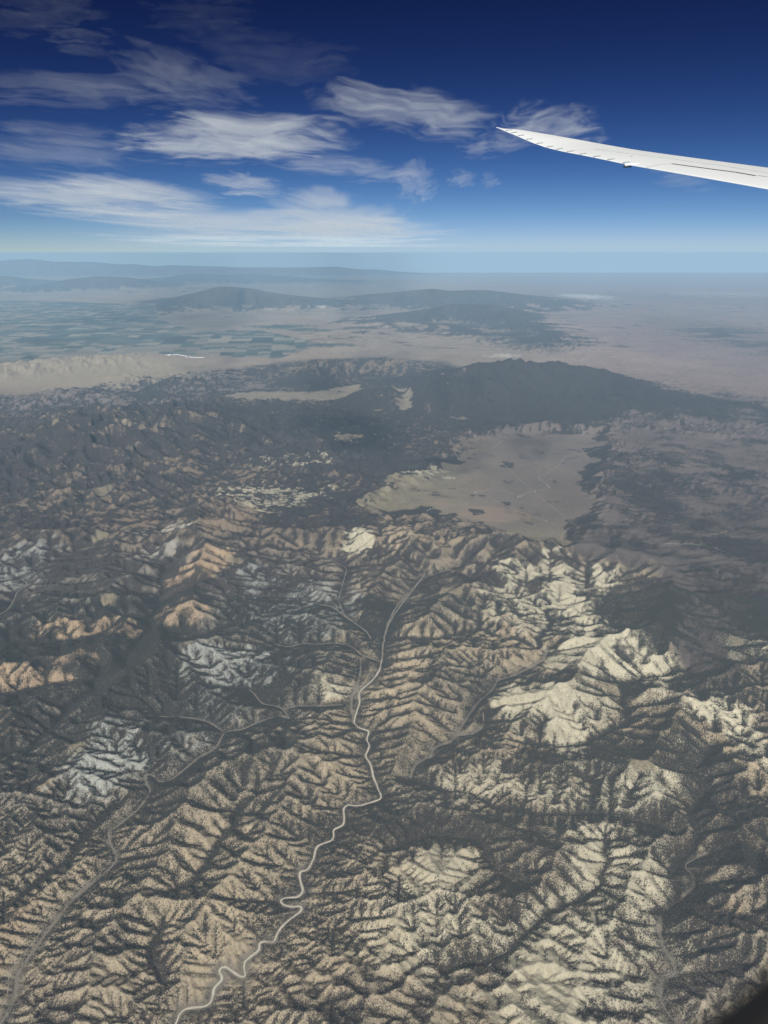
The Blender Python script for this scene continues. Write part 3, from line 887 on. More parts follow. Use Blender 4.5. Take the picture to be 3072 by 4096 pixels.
# ------------------------------------------------------------------ terrain objects, one per landform
nr, nc = MZ.shape
V = np.stack([mX, mY, MZ - H], -1).reshape(-1, 3)
ii = np.arange(nr * nc).reshape(nr, nc)
quads = np.stack([ii[:-1, :-1], ii[:-1, 1:], ii[1:, 1:], ii[1:, :-1]], -1).reshape(-1, 4)
Yc = (mY[:-1, :-1]).ravel(); Xc = mX[:-1, :-1].ravel(); Zc = MZ[:-1, :-1].ravel()
region = np.zeros(len(quads), int)                                       # foothills
region[(pl[:-1, :-1].ravel() > .5)] = 1                                  # brushy_plateau
region[(Yc > 20500) & (pl[:-1, :-1].ravel() <= .5)] = 2                   # wooded_hills
region[(bas[:-1, :-1].ravel() > .5)] = 3                                 # grassy_basin
dome_d, _ = poly_dist(mX[:-1, :-1], mY[:-1, :-1], MOUNTS[0][0])
region[(dome_d.ravel() < 8500)] = 4                                      # dark_mountain
region[(Yc > 53500) & (region != 4)] = 5                                 # dry_plain
region[(farm[:-1, :-1].ravel() > .5)] = 6                                # farmland
region[(Yc > 170000)] = 7                                                # distant_hills
far_m = (Yc > 74000) & (Yc <= 170000) & (Zc > 230)
region[far_m] = 8
names = ['foothills', 'plateau', 'wooded_hills', 'basin', 'mountain', 'plain', 'farmland', 'distant_hills', 'mountain_range']
grain = sstep(15000, 32000, mY).ravel()
for r_, nm in enumerate(names):
    q = quads[region == r_]
    if not len(q): continue
    used, inv = np.unique(q, return_inverse=True)
    o = mesh_np(nm, V[used], inv.reshape(-1, 4), M_LAND)
    me = o.data
    ca = me.attributes.new('soil', 'FLOAT_COLOR', 'POINT')
    ca.data.foreach_set('color', np.concatenate([soil.reshape(-1, 3)[used], np.ones((len(used), 1), np.float32)], 1).ravel())
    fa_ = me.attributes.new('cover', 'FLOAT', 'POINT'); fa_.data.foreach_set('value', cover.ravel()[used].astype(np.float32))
    ga = me.attributes.new('grain', 'FLOAT', 'POINT'); ga.data.foreach_set('value', grain[used].astype(np.float32))
    tag(o, kind='structure')
print('terrain', time.time() - T0)


def msample(G, x, y):
    """look-up on the final mesh grid"""
    r = np.interp(y, MY, np.arange(nr)); c = np.interp(x / halfw(y), MU, np.arange(nc))
    r = np.clip(r, 0, nr - 1.001); c = np.clip(c, 0, nc - 1.001)
    i = r.astype(int); j = c.astype(int); fr = r - i; fc = c - j
    return (G[i, j] * (1 - fr) * (1 - fc) + G[i + 1, j] * fr * (1 - fc) + G[i, j + 1] * (1 - fr) * fc + G[i + 1, j + 1] * fr * fc)


# ------------------------------------------------------------------ washes and roads draped on the floor
def chaikin(p, n=2):
    for _ in range(n):
        q = np.empty((len(p) * 2, 2)); q[0] = p[0]; q[-1] = p[-1]
        q[1:-1:2] = p[:-1] * .75 + p[1:] * .25; q[2:-1:2] = p[:-1] * .25 + p[1:] * .75
        p = q
    return p


def ribbon(name, line, width, mat, lift=2.0, wob=0.25, kind='structure', smooth=2, seed=0, gaps=0.0):
    p = chaikin(np.array(line, float), smooth)
    seg = np.hypot(*np.diff(p, axis=0).T); s = np.concatenate([[0], np.cumsum(seg)])
    n = max(8, int(s[-1] / 25)); t = np.linspace(0, s[-1], n)
    p = np.stack([np.interp(t, s, p[:, 0]), np.interp(t, s, p[:, 1])], 1)
    p = p + np.stack([fbm(t, t * 0, 260, 2, seed=seed + 60), fbm(t, t * 0, 260, 2, seed=seed + 61)], 1) * max(width * 0.6, 14) * (wob > 0.05)
    tg = np.gradient(p, axis=0); tg /= np.hypot(tg[:, 0], tg[:, 1])[:, None] + 1e-9
    nrm = np.stack([-tg[:, 1], tg[:, 0]], 1)
    wv = width * (1 + wob * 1.6 * fbm(t, t * 0 + 3, 330, 3, seed=seed + 70))
    wv = np.clip(wv, width * .3, width * 2)
    rows = []
    ks = np.array([-.5, -.25, 0, .25, .5])
    for k in ks:
        q = p + nrm * (wv * k)[:, None]
        zz = msample(MZ, q[:, 0], q[:, 1])
        rows.append(np.column_stack([q, zz - H + lift]))
    Vv = np.stack(rows, 1).reshape(-1, 3)
    i = np.arange(n * 5).reshape(n, 5)
    F = np.stack([i[:-1, :-1], i[1:, :-1], i[1:, 1:], i[:-1, 1:]], -1).reshape(-1, 4)
    if gaps:
        g = fbm(t, t * 0 + 9, 500, 3, seed=seed + 80) > -gaps
        F = F[np.repeat(g[:-1], 4)]
    o = mesh_np(name, Vv, F, mat)
    tag(o, kind=kind)
    return o


# split the main wash: bright sandy lower reach, duller upper reach
k_main = 70
ribbon('dry_riverbed', wl(WASH_MAIN[:k_main]), 25, M_SAND, wob=.55, seed=1)
ribbon('dry_riverbed', wl(WASH_MAIN[k_main - 1:]), 34, M_SAND2, wob=.4, seed=2)
for k, (l, w, mt, gp) in enumerate([(WASH_B, 26, M_SAND2, 0), (WASH_B2, 18, M_SAND2, .5), (WASH_C, 18, M_SAND2, .5), (WASH_C2, 20, M_SAND2, .3), (WASH_D, 20, M_SAND2, .3), (WASH_D2, 18, M_SAND2, .4), (WASH_D3, 16, M_SAND2, .5),
                                    (WASH_D4, 16, M_SAND2, .2), (WASH_E, 26, M_SAND2, 0), (WASH_F, 12, M_SAND2, .12), (WASH_G, 14, M_SAND2, .1), (WASH_G2, 11, M_SAND2, .0), (WASH_H, 28, M_SAND2, .3)]):
    ribbon('dry_riverbed', wl(l), w, mt, wob=.4, seed=5 + k, gaps=gp)
# road beside the left wash
rd = np.array(wl(WASH_D))[:18]
rd = rd + np.array([-85, 20]) + 25 * rng.standard_normal((len(rd), 2))
ribbon('dirt_road', rd, 15, M_ROAD, wob=0, smooth=2)
# basin: creek and straight road
ribbon('dry_creek', wl(c4([(930, 862), (860, 880), (800, 885), (770, 905), (770, 915), (735, 945), (705, 955), (715, 965), (670, 975), (668, 990), (710, 1015), (720, 1030)])), 38, M_SAND2, wob=.4)
ribbon('valley_road', wl(c4([(475, 880), (490, 895), (510, 920), (640, 1040), (740, 1120), (825, 1188), (850, 1215)])), 15, M_ROAD, wob=0, smooth=1)
ribbon('valley_road', wl(c4([(470, 860), (490, 840), (515, 820)])), 26, M_ROAD, wob=0, smooth=1)
ribbon('valley_road', wl(c4([(585, 1062), (640, 1040), (700, 1032)])), 30, M_ROAD, wob=0, smooth=1)
ribbon('valley_road', wl(c4([(380, 1050), (470, 1030), (560, 1055)])), 22, M_ROAD, wob=0, smooth=2)
ribbon('valley_road', wl(c4([(390, 1070), (440, 1062), (520, 1100), (600, 1140), (740, 1185)])), 20, M_ROAD, wob=0, smooth=2)
ribbon('valley_road', wl(c6([(610, 200), (700, 205), (770, 180), (765, 150), (800, 120)])), 24, M_ROAD, wob=0, smooth=2)
ribbon('valley_road', wl(c6([(1120, 200), (1250, 210), (1340, 210), (1440, 240), (1470, 255)])), 20, M_ROAD, wob=0, smooth=2)
print('ribbons', time.time() - T0)

# ------------------------------------------------------------------ trees of the near hills
def tree_points(n_try, ymax):
    Y = 4600 + (ymax - 4600) * np.sqrt(rng.random(n_try) * .97 + .03)
    u = (rng.random(n_try) * 2 - 1) * 1.12
    X = u * halfw(Y)
    c = msample(cover, X, Y)
    clump = fbm(X, Y, 90, 2, seed=91) * 0.5 + fbm(X, Y, 380, 2, seed=92) * 0.3
    keep = rng.random(n_try) < np.clip((c + 0.35 * clump - 0.05) * 1.05, 0.05, 1) ** 1.2
    wd = msample(wash_d.astype(np.float64), X, Y)
    keep &= wd > 34
    X, Y = X[keep], Y[keep]
    return X, Y, msample(MZ, X, Y) - H


tx, ty, tz = tree_points(1400000, 17000)
print('trees', len(tx), time.time() - T0)
# the nearest 300 stand as trees of their own
scr = (cp * (-tz) - 0) / 1.0
depth = ty * cp - tz * sp
upc = ty * sp + tz * cp
inview = (np.abs(tx / depth) < 0.53) & (-upc / depth < 0.715) & (-upc / depth > 0)
cand = np.nonzero(inview)[0]
dist = np.sqrt(tx ** 2 + ty ** 2 + tz ** 2)
size = 4.6 + 4.6 * rng.random(len(tx)) ** 1.5
single = cand[np.argsort(dist[cand] / (size[cand] / 5))[:300]]
msk = np.ones(len(tx), bool); msk[single] = False


def tree_mesh():
    me_c = []
    r = np.random.default_rng(11)
    V_, F_ = [], []
    rings = [(0.12, .55), (0.3, 1.0), (0.62, .86), (0.9, .45)]
    for (h, rad) in rings:
        for k in range(6):
            a = k * math.pi / 3 + h * 2
            q = rad * (0.8 + 0.4 * r.random())
            V_.append((q * math.cos(a), q * math.sin(a), h * 1.9 * (0.95 + .1 * r.random())))
    top = len(V_); V_.append((0, 0, 2.0)); bot = len(V_); V_.append((0, 0, .2))
    for j in range(3):
        for k in range(6):
            a, b = j * 6 + k, j * 6 + (k + 1) % 6
            F_.append((a, b, b + 6)); F_.append((a, b + 6, a + 6))
    for k in range(6):
        F_.append((18 + k, 18 + (k + 1) % 6, top)); F_.append(((k + 1) % 6, k, bot))
    return V_, F_


tv, tf = tree_mesh()
crown_me = bpy.data.meshes.new('crown'); crown_me.from_pydata(tv, [], tf); crown_me.materials.append(M_TREE)
trunk_me = bpy.data.meshes.new('trunk')
tvv = [(0.09 * math.cos(a) * s_, 0.09 * math.sin(a) * s_, z_) for z_, s_ in ((-.25, 1.3), (.5, .8)) for a in [k * math.pi / 2.5 for k in range(5)]]
trunk_me.from_pydata(tvv, [], [(k, (k + 1) % 5, 5 + (k + 1) % 5, 5 + k) for k in range(5)])
M_BARK = plain('bark', (.09, .07, .055), .9)
trunk_me.materials.append(M_BARK)
tree0 = bpy.data.objects.new('juniper_tree', None)
for k, i in enumerate(single):
    t = bpy.data.objects.new('juniper_tree', None)
    link(t)
    t.location = (tx[i], ty[i], tz[i]); s = float(size[i]); t.scale = (s, s, s); t.rotation_euler = (0, 0, float(rng.random() * 6.28))
    tag(t, 'small dark juniper dotting the nearest tan slopes at the foot of the view', 'tree', 'single junipers on the nearest slopes')
    c = bpy.data.objects.new('crown', crown_me); link(c); c.parent = t
    b_ = bpy.data.objects.new('trunk', trunk_me); link(b_); b_.parent = t

pm = bpy.data.meshes.new('woodland')
pts = np.column_stack([tx[msk], ty[msk], tz[msk]])
pm.vertices.add(len(pts)); pm.vertices.foreach_set('co', pts.astype(np.float32).ravel())
at_ = pm.attributes.new('size', 'FLOAT', 'POINT'); at_.data.foreach_set('value', size[msk].astype(np.float32))
pm.update()
wood = link(bpy.data.objects.new('woodland', pm))
tag(wood, 'sparse dark juniper and pinyon woodland speckling the bare hills', 'woodland', kind='stuff')
src = bpy.data.objects.new('crown_shape', crown_me)
ng = bpy.data.node_groups.new('scatter_trees', 'GeometryNodeTree')
ng.interface.new_socket('Geometry', in_out='INPUT', socket_type='NodeSocketGeometry')
ng.interface.new_socket('Geometry', in_out='OUTPUT', socket_type='NodeSocketGeometry')
gi = ng.nodes.new('NodeGroupInput'); go = ng.nodes.new('NodeGroupOutput')
iop = ng.nodes.new('GeometryNodeInstanceOnPoints')
oi = ng.nodes.new('GeometryNodeObjectInfo'); oi.inputs['Object'].default_value = src
na = ng.nodes.new('GeometryNodeInputNamedAttribute'); na.data_type = 'FLOAT'; na.inputs['Name'].default_value = 'size'
rv = ng.nodes.new('FunctionNodeRandomValue'); rv.data_type = 'FLOAT_VECTOR'
rv.inputs[0].default_value = (0, 0, 0); rv.inputs[1].default_value = (0, 0, 6.28)
m2p = ng.nodes.new('GeometryNodeMeshToPoints')
ng.links.new(gi.outputs[0], m2p.inputs['Mesh']); ng.links.new(m2p.outputs[0], iop.inputs['Points'])
ng.links.new(oi.outputs['Geometry'], iop.inputs['Instance'])
ng.links.new(rv.outputs[0], iop.inputs['Rotation']); ng.links.new(na.outputs[0], iop.inputs['Scale'])
ng.links.new(iop.outputs[0], go.inputs[0])
md = wood.modifiers.new('scatter', 'NODES'); md.node_group = ng
print('woodland', time.time() - T0)

# ------------------------------------------------------------------ farm buildings
M_WHITE = plain('white_sheet_cover', (.82, .82, .80), .5)
M_TIN = plain('pale_metal_roof', (.62, .62, .60), .4)
M_WALL = plain('painted_board_wall', (.45, .38, .30), .8)


def building(name, label, cat, x, y, w, l, hgt, rise, rot, spans, wall, roof, group):
    z0 = float(msample(MZ, np.array([x]), np.array([y]))[0]) - H - 2
    o = link(bpy.data.objects.new(name, None)); o.location = (x, y, z0); o.rotation_euler = (0, 0, rot)
    tag(o, label, cat, group)
    b = [(sx * w / 2, sy * l / 2, zz) for zz in (0, hgt) for sx, sy in ((-1, -1), (1, -1), (1, 1), (-1, 1))]
    me = bpy.data.meshes.new('wall'); me.from_pydata(b, [], [(0, 1, 5, 4), (1, 2, 6, 5), (2, 3, 7, 6), (3, 0, 4, 7)]); me.materials.append(wall)
    q = link(bpy.data.objects.new('wall', me)); q.parent = o
    V_, F_ = [], []
    for k in range(spans):
        xa = -w / 2 - 1 + (w + 2) * k / spans; xb = -w / 2 - 1 + (w + 2) * (k + 1) / spans; xm = (xa + xb) / 2
        n0 = len(V_)
        for yy in (-l / 2 - 1, l / 2 + 1):
            V_ += [(xa, yy, hgt), (xm, yy, hgt + rise), (xb, yy, hgt), (xa, yy, hgt - .6), (xb, yy, hgt - .6)]
        F_ += [(n0, n0 + 1, n0 + 6, n0 + 5), (n0 + 1, n0 + 2, n0 + 7, n0 + 6), (n0, n0 + 3, n0 + 4, n0 + 2, n0 + 1), (n0 + 5, n0 + 6, n0 + 7, n0 + 9, n0 + 8)]
    me = bpy.data.meshes.new('roof'); me.from_pydata(V_, [], F_); me.materials.append(roof)
    q = link(bpy.data.objects.new('roof', me)); q.parent = o


gh = [(362, 768, 620, 700), (371, 770, 560, 500), (380, 767.5, 500, 900), (389, 768.5, 420, 650), (396, 770.5, 600, 520), (407, 772.5, 500, 420), (417, 773.5, 620, 480), (428, 773.2, 560, 520), (436, 773, 420, 420)]
for k, (a, b, w, l) in enumerate(gh):
    x, y = ground0(a, b)
    building('greenhouse', ['leftmost white covered greenhouse block on the tan valley edge beyond the hills', 'second white greenhouse block from the left beyond the dark hills', 'deepest white greenhouse block, third from the left in the left cluster',
                            'fourth white greenhouse block from the left on the valley edge', 'right end white greenhouse block of the left cluster', 'first small white greenhouse block of the right cluster',
                            'second white greenhouse block of the right cluster', 'third white greenhouse block of the right cluster', 'rightmost small white greenhouse block on the valley edge'][k],
             'greenhouse', x, y, w, l, 7, 5, .12, 8, M_WHITE, M_WHITE, 'white greenhouse blocks at the valley edge')
hm = [((582, 1064), 46, 24, 'long pale barn at the left end of the basin hamlet'), ((592, 1066), 30, 22, 'pale shed right of the long barn in the basin hamlet'), ((577, 1070), 28, 20, 'small pale house below the long barn in the basin'),
      ((600, 1060), 26, 18, 'small pale house at the road junction in the basin'), ((652, 1044), 34, 22, 'metal roofed barn at the crossing of the straight road'), ((706, 1020), 40, 26, 'pale barn beside the creek bend in the basin'),
      ((712, 1028), 30, 18, 'small pale house below the creek bend in the basin'), ((395, 1048), 34, 20, 'lone pale barn left of the straight valley road'), ((200, 1120), 50, 28, 'large pale barn at the near left end of the basin'),
      ((188, 1126), 34, 20, 'small pale barn left of the large near barn'), ((212, 1117), 28, 18, 'small pale house right of the large near barn'), ((700, 1172), 30, 18, 'lone pale house near the right road at the basin foot')]
for k, (c, w, l, lab) in enumerate(hm):
    x, y = ground0(*c4([c])[0])
    building('farm_building', lab, 'farm building', x, y, w * 1.3, l * 1.3, 6, 5, .5 + .3 * k, 1, M_WALL, M_TIN, 'farm buildings in the basin')

# ------------------------------------------------------------------ clouds: cirrus over the flight level
def cloud_mat():
    m = bpy.data.materials.new('ice_cloud'); m.use_nodes = True
    nt = m.node_tree; nt.nodes.clear(); N, L = nt.nodes, nt.links
    out = N.new('ShaderNodeOutputMaterial'); mix = N.new('ShaderNodeMixShader')
    tr = N.new('ShaderNodeBsdfTransparent'); tl = N.new('ShaderNodeBsdfTranslucent'); tl.inputs[0].default_value = (.90, .96, 1.0, 1)
    df = N.new('ShaderNodeBsdfDiffuse'); df.inputs[0].default_value = (.90, .96, 1.0, 1)
    m2 = N.new('ShaderNodeMixShader'); m2.inputs[0].default_value = .35
    L.new(tl.outputs[0], m2.inputs[1]); L.new(df.outputs[0], m2.inputs[2])
    at = N.new('ShaderNodeAttribute'); at.attribute_name = 'thickness'
    L.new(at.outputs['Fac'], mix.inputs[0]); L.new(tr.outputs[0], mix.inputs[1]); L.new(m2.outputs[0], mix.inputs[2])
    L.new(mix.outputs[0], out.inputs[0])
    return m


M_CLOUD = cloud_mat()


def cloud(label, x0, x1, y0, y1, op, h, seed, streak=0.0, thr=0.15, tilt=0.0, puff=0.0, group=None):
    """one cirrus cloud: two drifting sheets of ice 160 m apart, over the ground seen under its outline"""
    nu, nv = 150, 90
    layers = []
    for lay in range(2):
        hh = h + lay * 160
        u = np.linspace(-1.25, 1.25, nu)[None, :]; v = np.linspace(-1.3, 1.3, nv)[:, None]
        ox = (x0 + x1) / 2 + u * (x1 - x0) / 2 + 0 * v
        oy = (y0 + y1) / 2 + v * (y1 - y0) / 2 + tilt * u * (x1 - x0) / 2
        oy = np.minimum(oy, 542)
        uu = (ox * OV - 1536) / 2840; vv = (2048 - oy * OV) / 2840
        dz = np.maximum(-sp + vv * cp, 0.0035); t = h / dz
        X = uu * t; Y = (cp + vv * sp) * t
        Dm = float(np.median(Y))
        L0 = (x1 - x0) * OV * Dm / 2840 * 0.30          # features follow the cloud's own size
        Lx, Ly = L0, L0 * (Dm / h) * (y1 - y0) / (x1 - x0) * 1.6
        ca, sa = math.cos(streak), math.sin(streak)
        a = X / Lx; b = Y / Ly
        a, b = a * ca + b * sa, -a * sa + b * ca
        wa = fbm(a, b, 1.3, 3, seed=seed + 1) * 0.8; wb = fbm(a, b, 1.1, 3, seed=seed + 2) * 0.8
        n1 = fbm(a * 0.55 + wa, b * 1.9 + wb, 1.0, 6, 0.55, seed=seed + 3 + lay * 0.21)
        n2 = fbm(a * 1.2 + wa * 1.5, b * 3.0 + wb * 1.5, 1.0, 4, 0.5, seed=seed + 9 + lay)
        r = np.sqrt((u * np.ones_like(v)) ** 2 * 1.0 + (v * np.ones_like(u)) ** 2)
        env = 1 - r ** 2 + 0.45 * wa + 0.3 * n1
        dens = sstep(0.0, 1.15, env + n1 * 0.95 + n2 * 0.16 - thr)
        edge = sstep(1.25, 1.0, np.abs(u)) * sstep(1.3, 1.05, np.abs(v))
        al = np.clip(0.70 * op * dens * edge * (0.85 + 0.3 * n2), 0, 0.97)
        al = 1 - np.sqrt(1 - al)                          # shared by the two sheets
        zz = hh + 0.0 * X + 40 * fbm(a, b, 0.8, 3, seed=seed + 5)
        layers.append((X, Y, zz, al))
    Vs = np.concatenate([np.stack([X, Y, Z], -1).reshape(-1, 3) for X, Y, Z, _ in layers])
    i = np.arange(nu * nv).reshape(nv, nu)
    F = np.stack([i[:-1, :-1], i[:-1, 1:], i[1:, 1:], i[1:, :-1]], -1).reshape(-1, 4)
    al = np.concatenate([l[3].ravel() for l in layers])
    F = np.concatenate([F, F + nu * nv])
    F = F[al[F].max(1) > 0.004]
    o = mesh_np('cirrus_cloud', Vs, F, M_CLOUD, smooth=True)
    a_ = o.data.attributes.new('thickness', 'FLOAT', 'POINT'); a_.data.foreach_set('value', al.astype(np.float32))
    tag(o, label, 'cloud', group or 'cirrus clouds')
    return o


cloud('bright lens of white cirrus with a pointed right end, left of the wing tip', 275, 735, 262, 352, .95, 3000, 1, thr=-.35)
cloud('thin ragged tail of cirrus under the right half of the bright lens cloud', 560, 920, 335, 395, .42, 5200, 2, thr=.1, tilt=.10)
cloud('long ragged white cirrus bank running down to the wing tip', 690, 1080, 200, 300, .62, 2900, 3, thr=.0, tilt=.17, streak=.2)
cloud('puffy white cirrus rising behind the outer wing', 1070, 1300, 228, 325, .62, 2950, 4, thr=.0, tilt=.08)
cloud('thin hooked wisp hanging below the wing tip', 990, 1190, 285, 340, .40, 3050, 5, thr=.15, tilt=-.2)
cloud('broad pale cirrus sheet at the left edge above the horizon', -120, 470, 378, 470, .95, 6000, 6, thr=-.15, tilt=.09)
cloud('bright streak lying on the pale sheet at the left', 90, 345, 382, 435, .55, 3300, 7, thr=.0, tilt=.08)
cloud('small feathery white cirrus in the blue gap between the larger sheets', 440, 640, 380, 430, .62, 3050, 8, thr=.0, tilt=.12)
cloud('wide fan of pale cirrus low over the middle of the horizon', 540, 890, 415, 520, .78, 6500, 9, thr=-.1, tilt=.05)
cloud('milky veil of thin cirrus low over the left horizon', 130, 940, 455, 541, .9, 6800, 10, thr=-.15, tilt=.03)
cloud('faint long grey streaks of cirrus high at the left edge', -100, 420, 165, 245, .22, 2700, 11, thr=-.05, tilt=.04)
cloud('faint comma shaped wisp above the bright lens cloud', 255, 545, 130, 245, .22, 2600, 12, thr=.05, tilt=.25)
cloud('very faint wisp in the dark upper left of the sky', 80, 280, 80, 128, .14, 2500, 13, thr=.1, tilt=.15)
cloud('thin grey patch of cirrus at the left edge beside the lens cloud', -80, 290, 280, 375, .26, 2850, 14, thr=-.05, tilt=.03)
cloud('small torn puff right of the ragged tail cloud', 845, 945, 355, 440, .40, 2900, 15, thr=.05, tilt=.1)
cloud('left one of two tiny wisps below the long ragged bank', 965, 1030, 375, 410, .36, 2900, 16, thr=.05)
cloud('right one of two tiny wisps below the long ragged bank', 1035, 1085, 380, 412, .26, 2950, 17, thr=.05)
cloud('faint smudge of cirrus under the middle of the wing', 1380, 1550, 362, 412, .20, 2950, 18, thr=.05, tilt=.2)
cloud('faint haze of cirrus in the top left corner of the sky', -40, 230, 0, 80, .09, 2400, 19, thr=.0)
cloud('faint smudge in the dark sky top left of centre', 300, 600, 15, 90, .06, 2400, 20, thr=.0)
cloud('thin flat streak just above the hazy horizon right of centre', 640, 1010, 525, 541, .35, 6600, 21, thr=.0)
cloud('faint curl of cirrus above the long ragged bank', 420, 780, 90, 190, .07, 2450, 22, thr=.0)
print('clouds', time.time() - T0)

# ------------------------------------------------------------------ the wing
M_WING = plain('white_wing_paint', (.80, .83, .83), .32, .03, .6)
M_SEAM = plain('grey_seam_sealant', (.34, .37, .38), .6)
M_GAP = plain('dark_gap', (.10, .09, .09), .6, .3, 3)
M_DARK = plain('dark_rubber', (.03, .03, .03), .6)
TE = [(1984, 509), (2011, 520.5), (2069, 545), (2131, 572), (2185, 591), (2257, 608), (2312, 618), (2420, 640), (2507, 659), (2577, 671), (2825, 714), (3072, 758), (3400, 816), (4200, 960), (5400, 1180)]
LE = [(1984, 508), (2010, 515), (2058, 516), (2095, 521), (2203, 539), (2312, 558), (2420, 577.5), (2550, 600), (2675, 617.5), (2900, 647.5), (3072, 670), (3400, 712), (4200, 815), (5400, 970), (8000, 1300)]
TEx, TEy = map(np.array, zip(*TE)); LEx, LEy = map(np.array, zip(*LE))


def wpt(px, py, d):
    """point at viewing depth d (metres along the camera's axis)"""
    u = (px - 1536) / 2840 * d; v = (2048 - py) / 2840 * d
    return np.array([u, cp * d + sp * v, -sp * d + cp * v])


NS = 72
ss = np.concatenate([np.linspace(0, .25, 22), np.linspace(.27, 1.7, NS - 22)])
tes, les, chords = [], [], []
for s_ in ss:
    Xs = 4.1 + 5.1 * s_; ds = 26 - 9 * s_
    px = 1536 + Xs / ds * 2840
    py = np.interp(px, TEx, TEy)
    t_ = wpt(px, py, ds)
    ch = 0.02 + 1.75 * min(1, (s_ / .22)) ** .75 + 1.6 * s_
    dl = ds + 0.06 * ch
    pxl = 1536 + (Xs + ch) / dl * 2840
    l_ = wpt(pxl, np.interp(pxl, LEx, LEy), dl)
    tes.append(t_); les.append(l_); chords.append(ch)
tes, les, chords = np.array(tes), np.array(les), np.array(chords)
spanv = np.gradient(tes, axis=0)


def surf(si, c, off=0.0):
    """upper skin at span index si (float) and chord fraction c from the trailing edge, off metres proud"""
    i = np.clip(int(si), 0, NS - 2); f = si - i
    t_ = tes[i] * (1 - f) + tes[i + 1] * f; l_ = les[i] * (1 - f) + les[i + 1] * f
    ch = chords[i] * (1 - f) + chords[i + 1] * f
    n = np.cross(l_ - t_, tes[i + 1] - tes[i]); n /= np.linalg.norm(n) + 1e-9
    if n[2] < 0: n = -n
    camb = 0.02 * ch * math.sin(math.pi * min(1, max(0, c)) ** .8)
    return t_ + (l_ - t_) * c + n * (camb + off), n, ch


wing = link(bpy.data.objects.new('airplane_wing', None))
root = surf(NS - 1, .5)[0]
wing.location = tuple(root)
tag(wing, 'white raked airliner wing reaching in from the right edge of the sky', 'wing')


def wmesh(name, verts, faces, mat, smooth=False):
    me = bpy.data.meshes.new(name)
    me.from_pydata([tuple(np.array(v) - root) for v in verts], [], faces)
    if smooth: me.shade_smooth()
    me.materials.append(mat)
    o = bpy.data.objects.new(name, me); link(o); o.parent = wing
    return o


cs = np.array([0, .03, .08, .16, .28, .42, .56, .7, .82, .91, .97, 1.0])
Vw = []
for i in range(NS):
    for c in cs: Vw.append(surf(i - 1e-6 if i else 0, c)[0])
    for c in cs[::-1][1:-1]:
        p, n, ch = surf(i - 1e-6 if i else 0, c)
        th = 0.13 * ch * math.sqrt(max(0, 1 - c)) * c + .004
        Vw.append(p - n * th)
K = len(cs) * 2 - 2
Fw = []
for i in range(NS - 1):
    for k in range(K):
        Fw.append((i * K + k, i * K + (k + 1) % K, (i + 1) * K + (k + 1) % K, (i + 1) * K + k))
Fw.append(tuple(range(K))); Fw.append(tuple((NS - 1) * K + k for k in range(K))[::-1])
wmesh('wing_skin', Vw, Fw, M_WING, True)


def si_of_px(px):
    pxs = 1536 + (4.1 + 5.1 * ss) / (26 - 9 * ss) * 2840
    return float(np.interp(px, pxs, np.arange(NS)))


def strip(name, pts, w, mat, off=.006):
    """pts: list of (span index, chord fraction); a thin band w metres wide lying on the skin"""
    P = [surf(s_, c, off) for s_, c in pts]
    Vv, Fv = [], []
    for k, (p, n, ch) in enumerate(P):
        q = P[min(k + 1, len(P) - 1)][0] - P[max(k - 1, 0)][0]
        side = np.cross(n, q); side /= np.linalg.norm(side) + 1e-9
        Vv += [p + side * w / 2, p - side * w / 2, p + side * w / 2 - n * .02, p - side * w / 2 - n * .02]
    for k in range(len(P) - 1):
        a = k * 4
        Fv += [(a, a + 1, a + 5, a + 4), (a, a + 4, a + 6, a + 2), (a + 1, a + 3, a + 7, a + 5)]
    return wmesh(name, Vv, Fv, mat)


def find_c(px, py, iters=40):
    """span index and chord fraction of the skin point seen at a photograph pixel"""
    best = None
    for si in np.linspace(0, NS - 1.01, 260):
        for c in np.linspace(0.01, .99, 45):
            p = surf(si, c)[0]
            d_ = p[1] * cp - p[2] * sp; u_ = 1536 + p[0] / d_ * 2840; v_ = 2048 - (p[1] * sp + p[2] * cp) / d_ * 2840
            e = (u_ - px) ** 2 + 9 * (v_ - py) ** 2
            if best is None or e < best[0]: best = (e, si, c)
    return best[1], best[2]


def line_on(pts, n=10):
    a = [find_c(*p) for p in pts]
    si = np.array([q[0] for q in a]); cc = np.array([q[1] for q in a])
    t_ = np.linspace(0, len(a) - 1, n * (len(a) - 1) + 1)
    return list(zip(np.interp(t_, np.arange(len(a)), si), np.interp(t_, np.arange(len(a)), cc)))


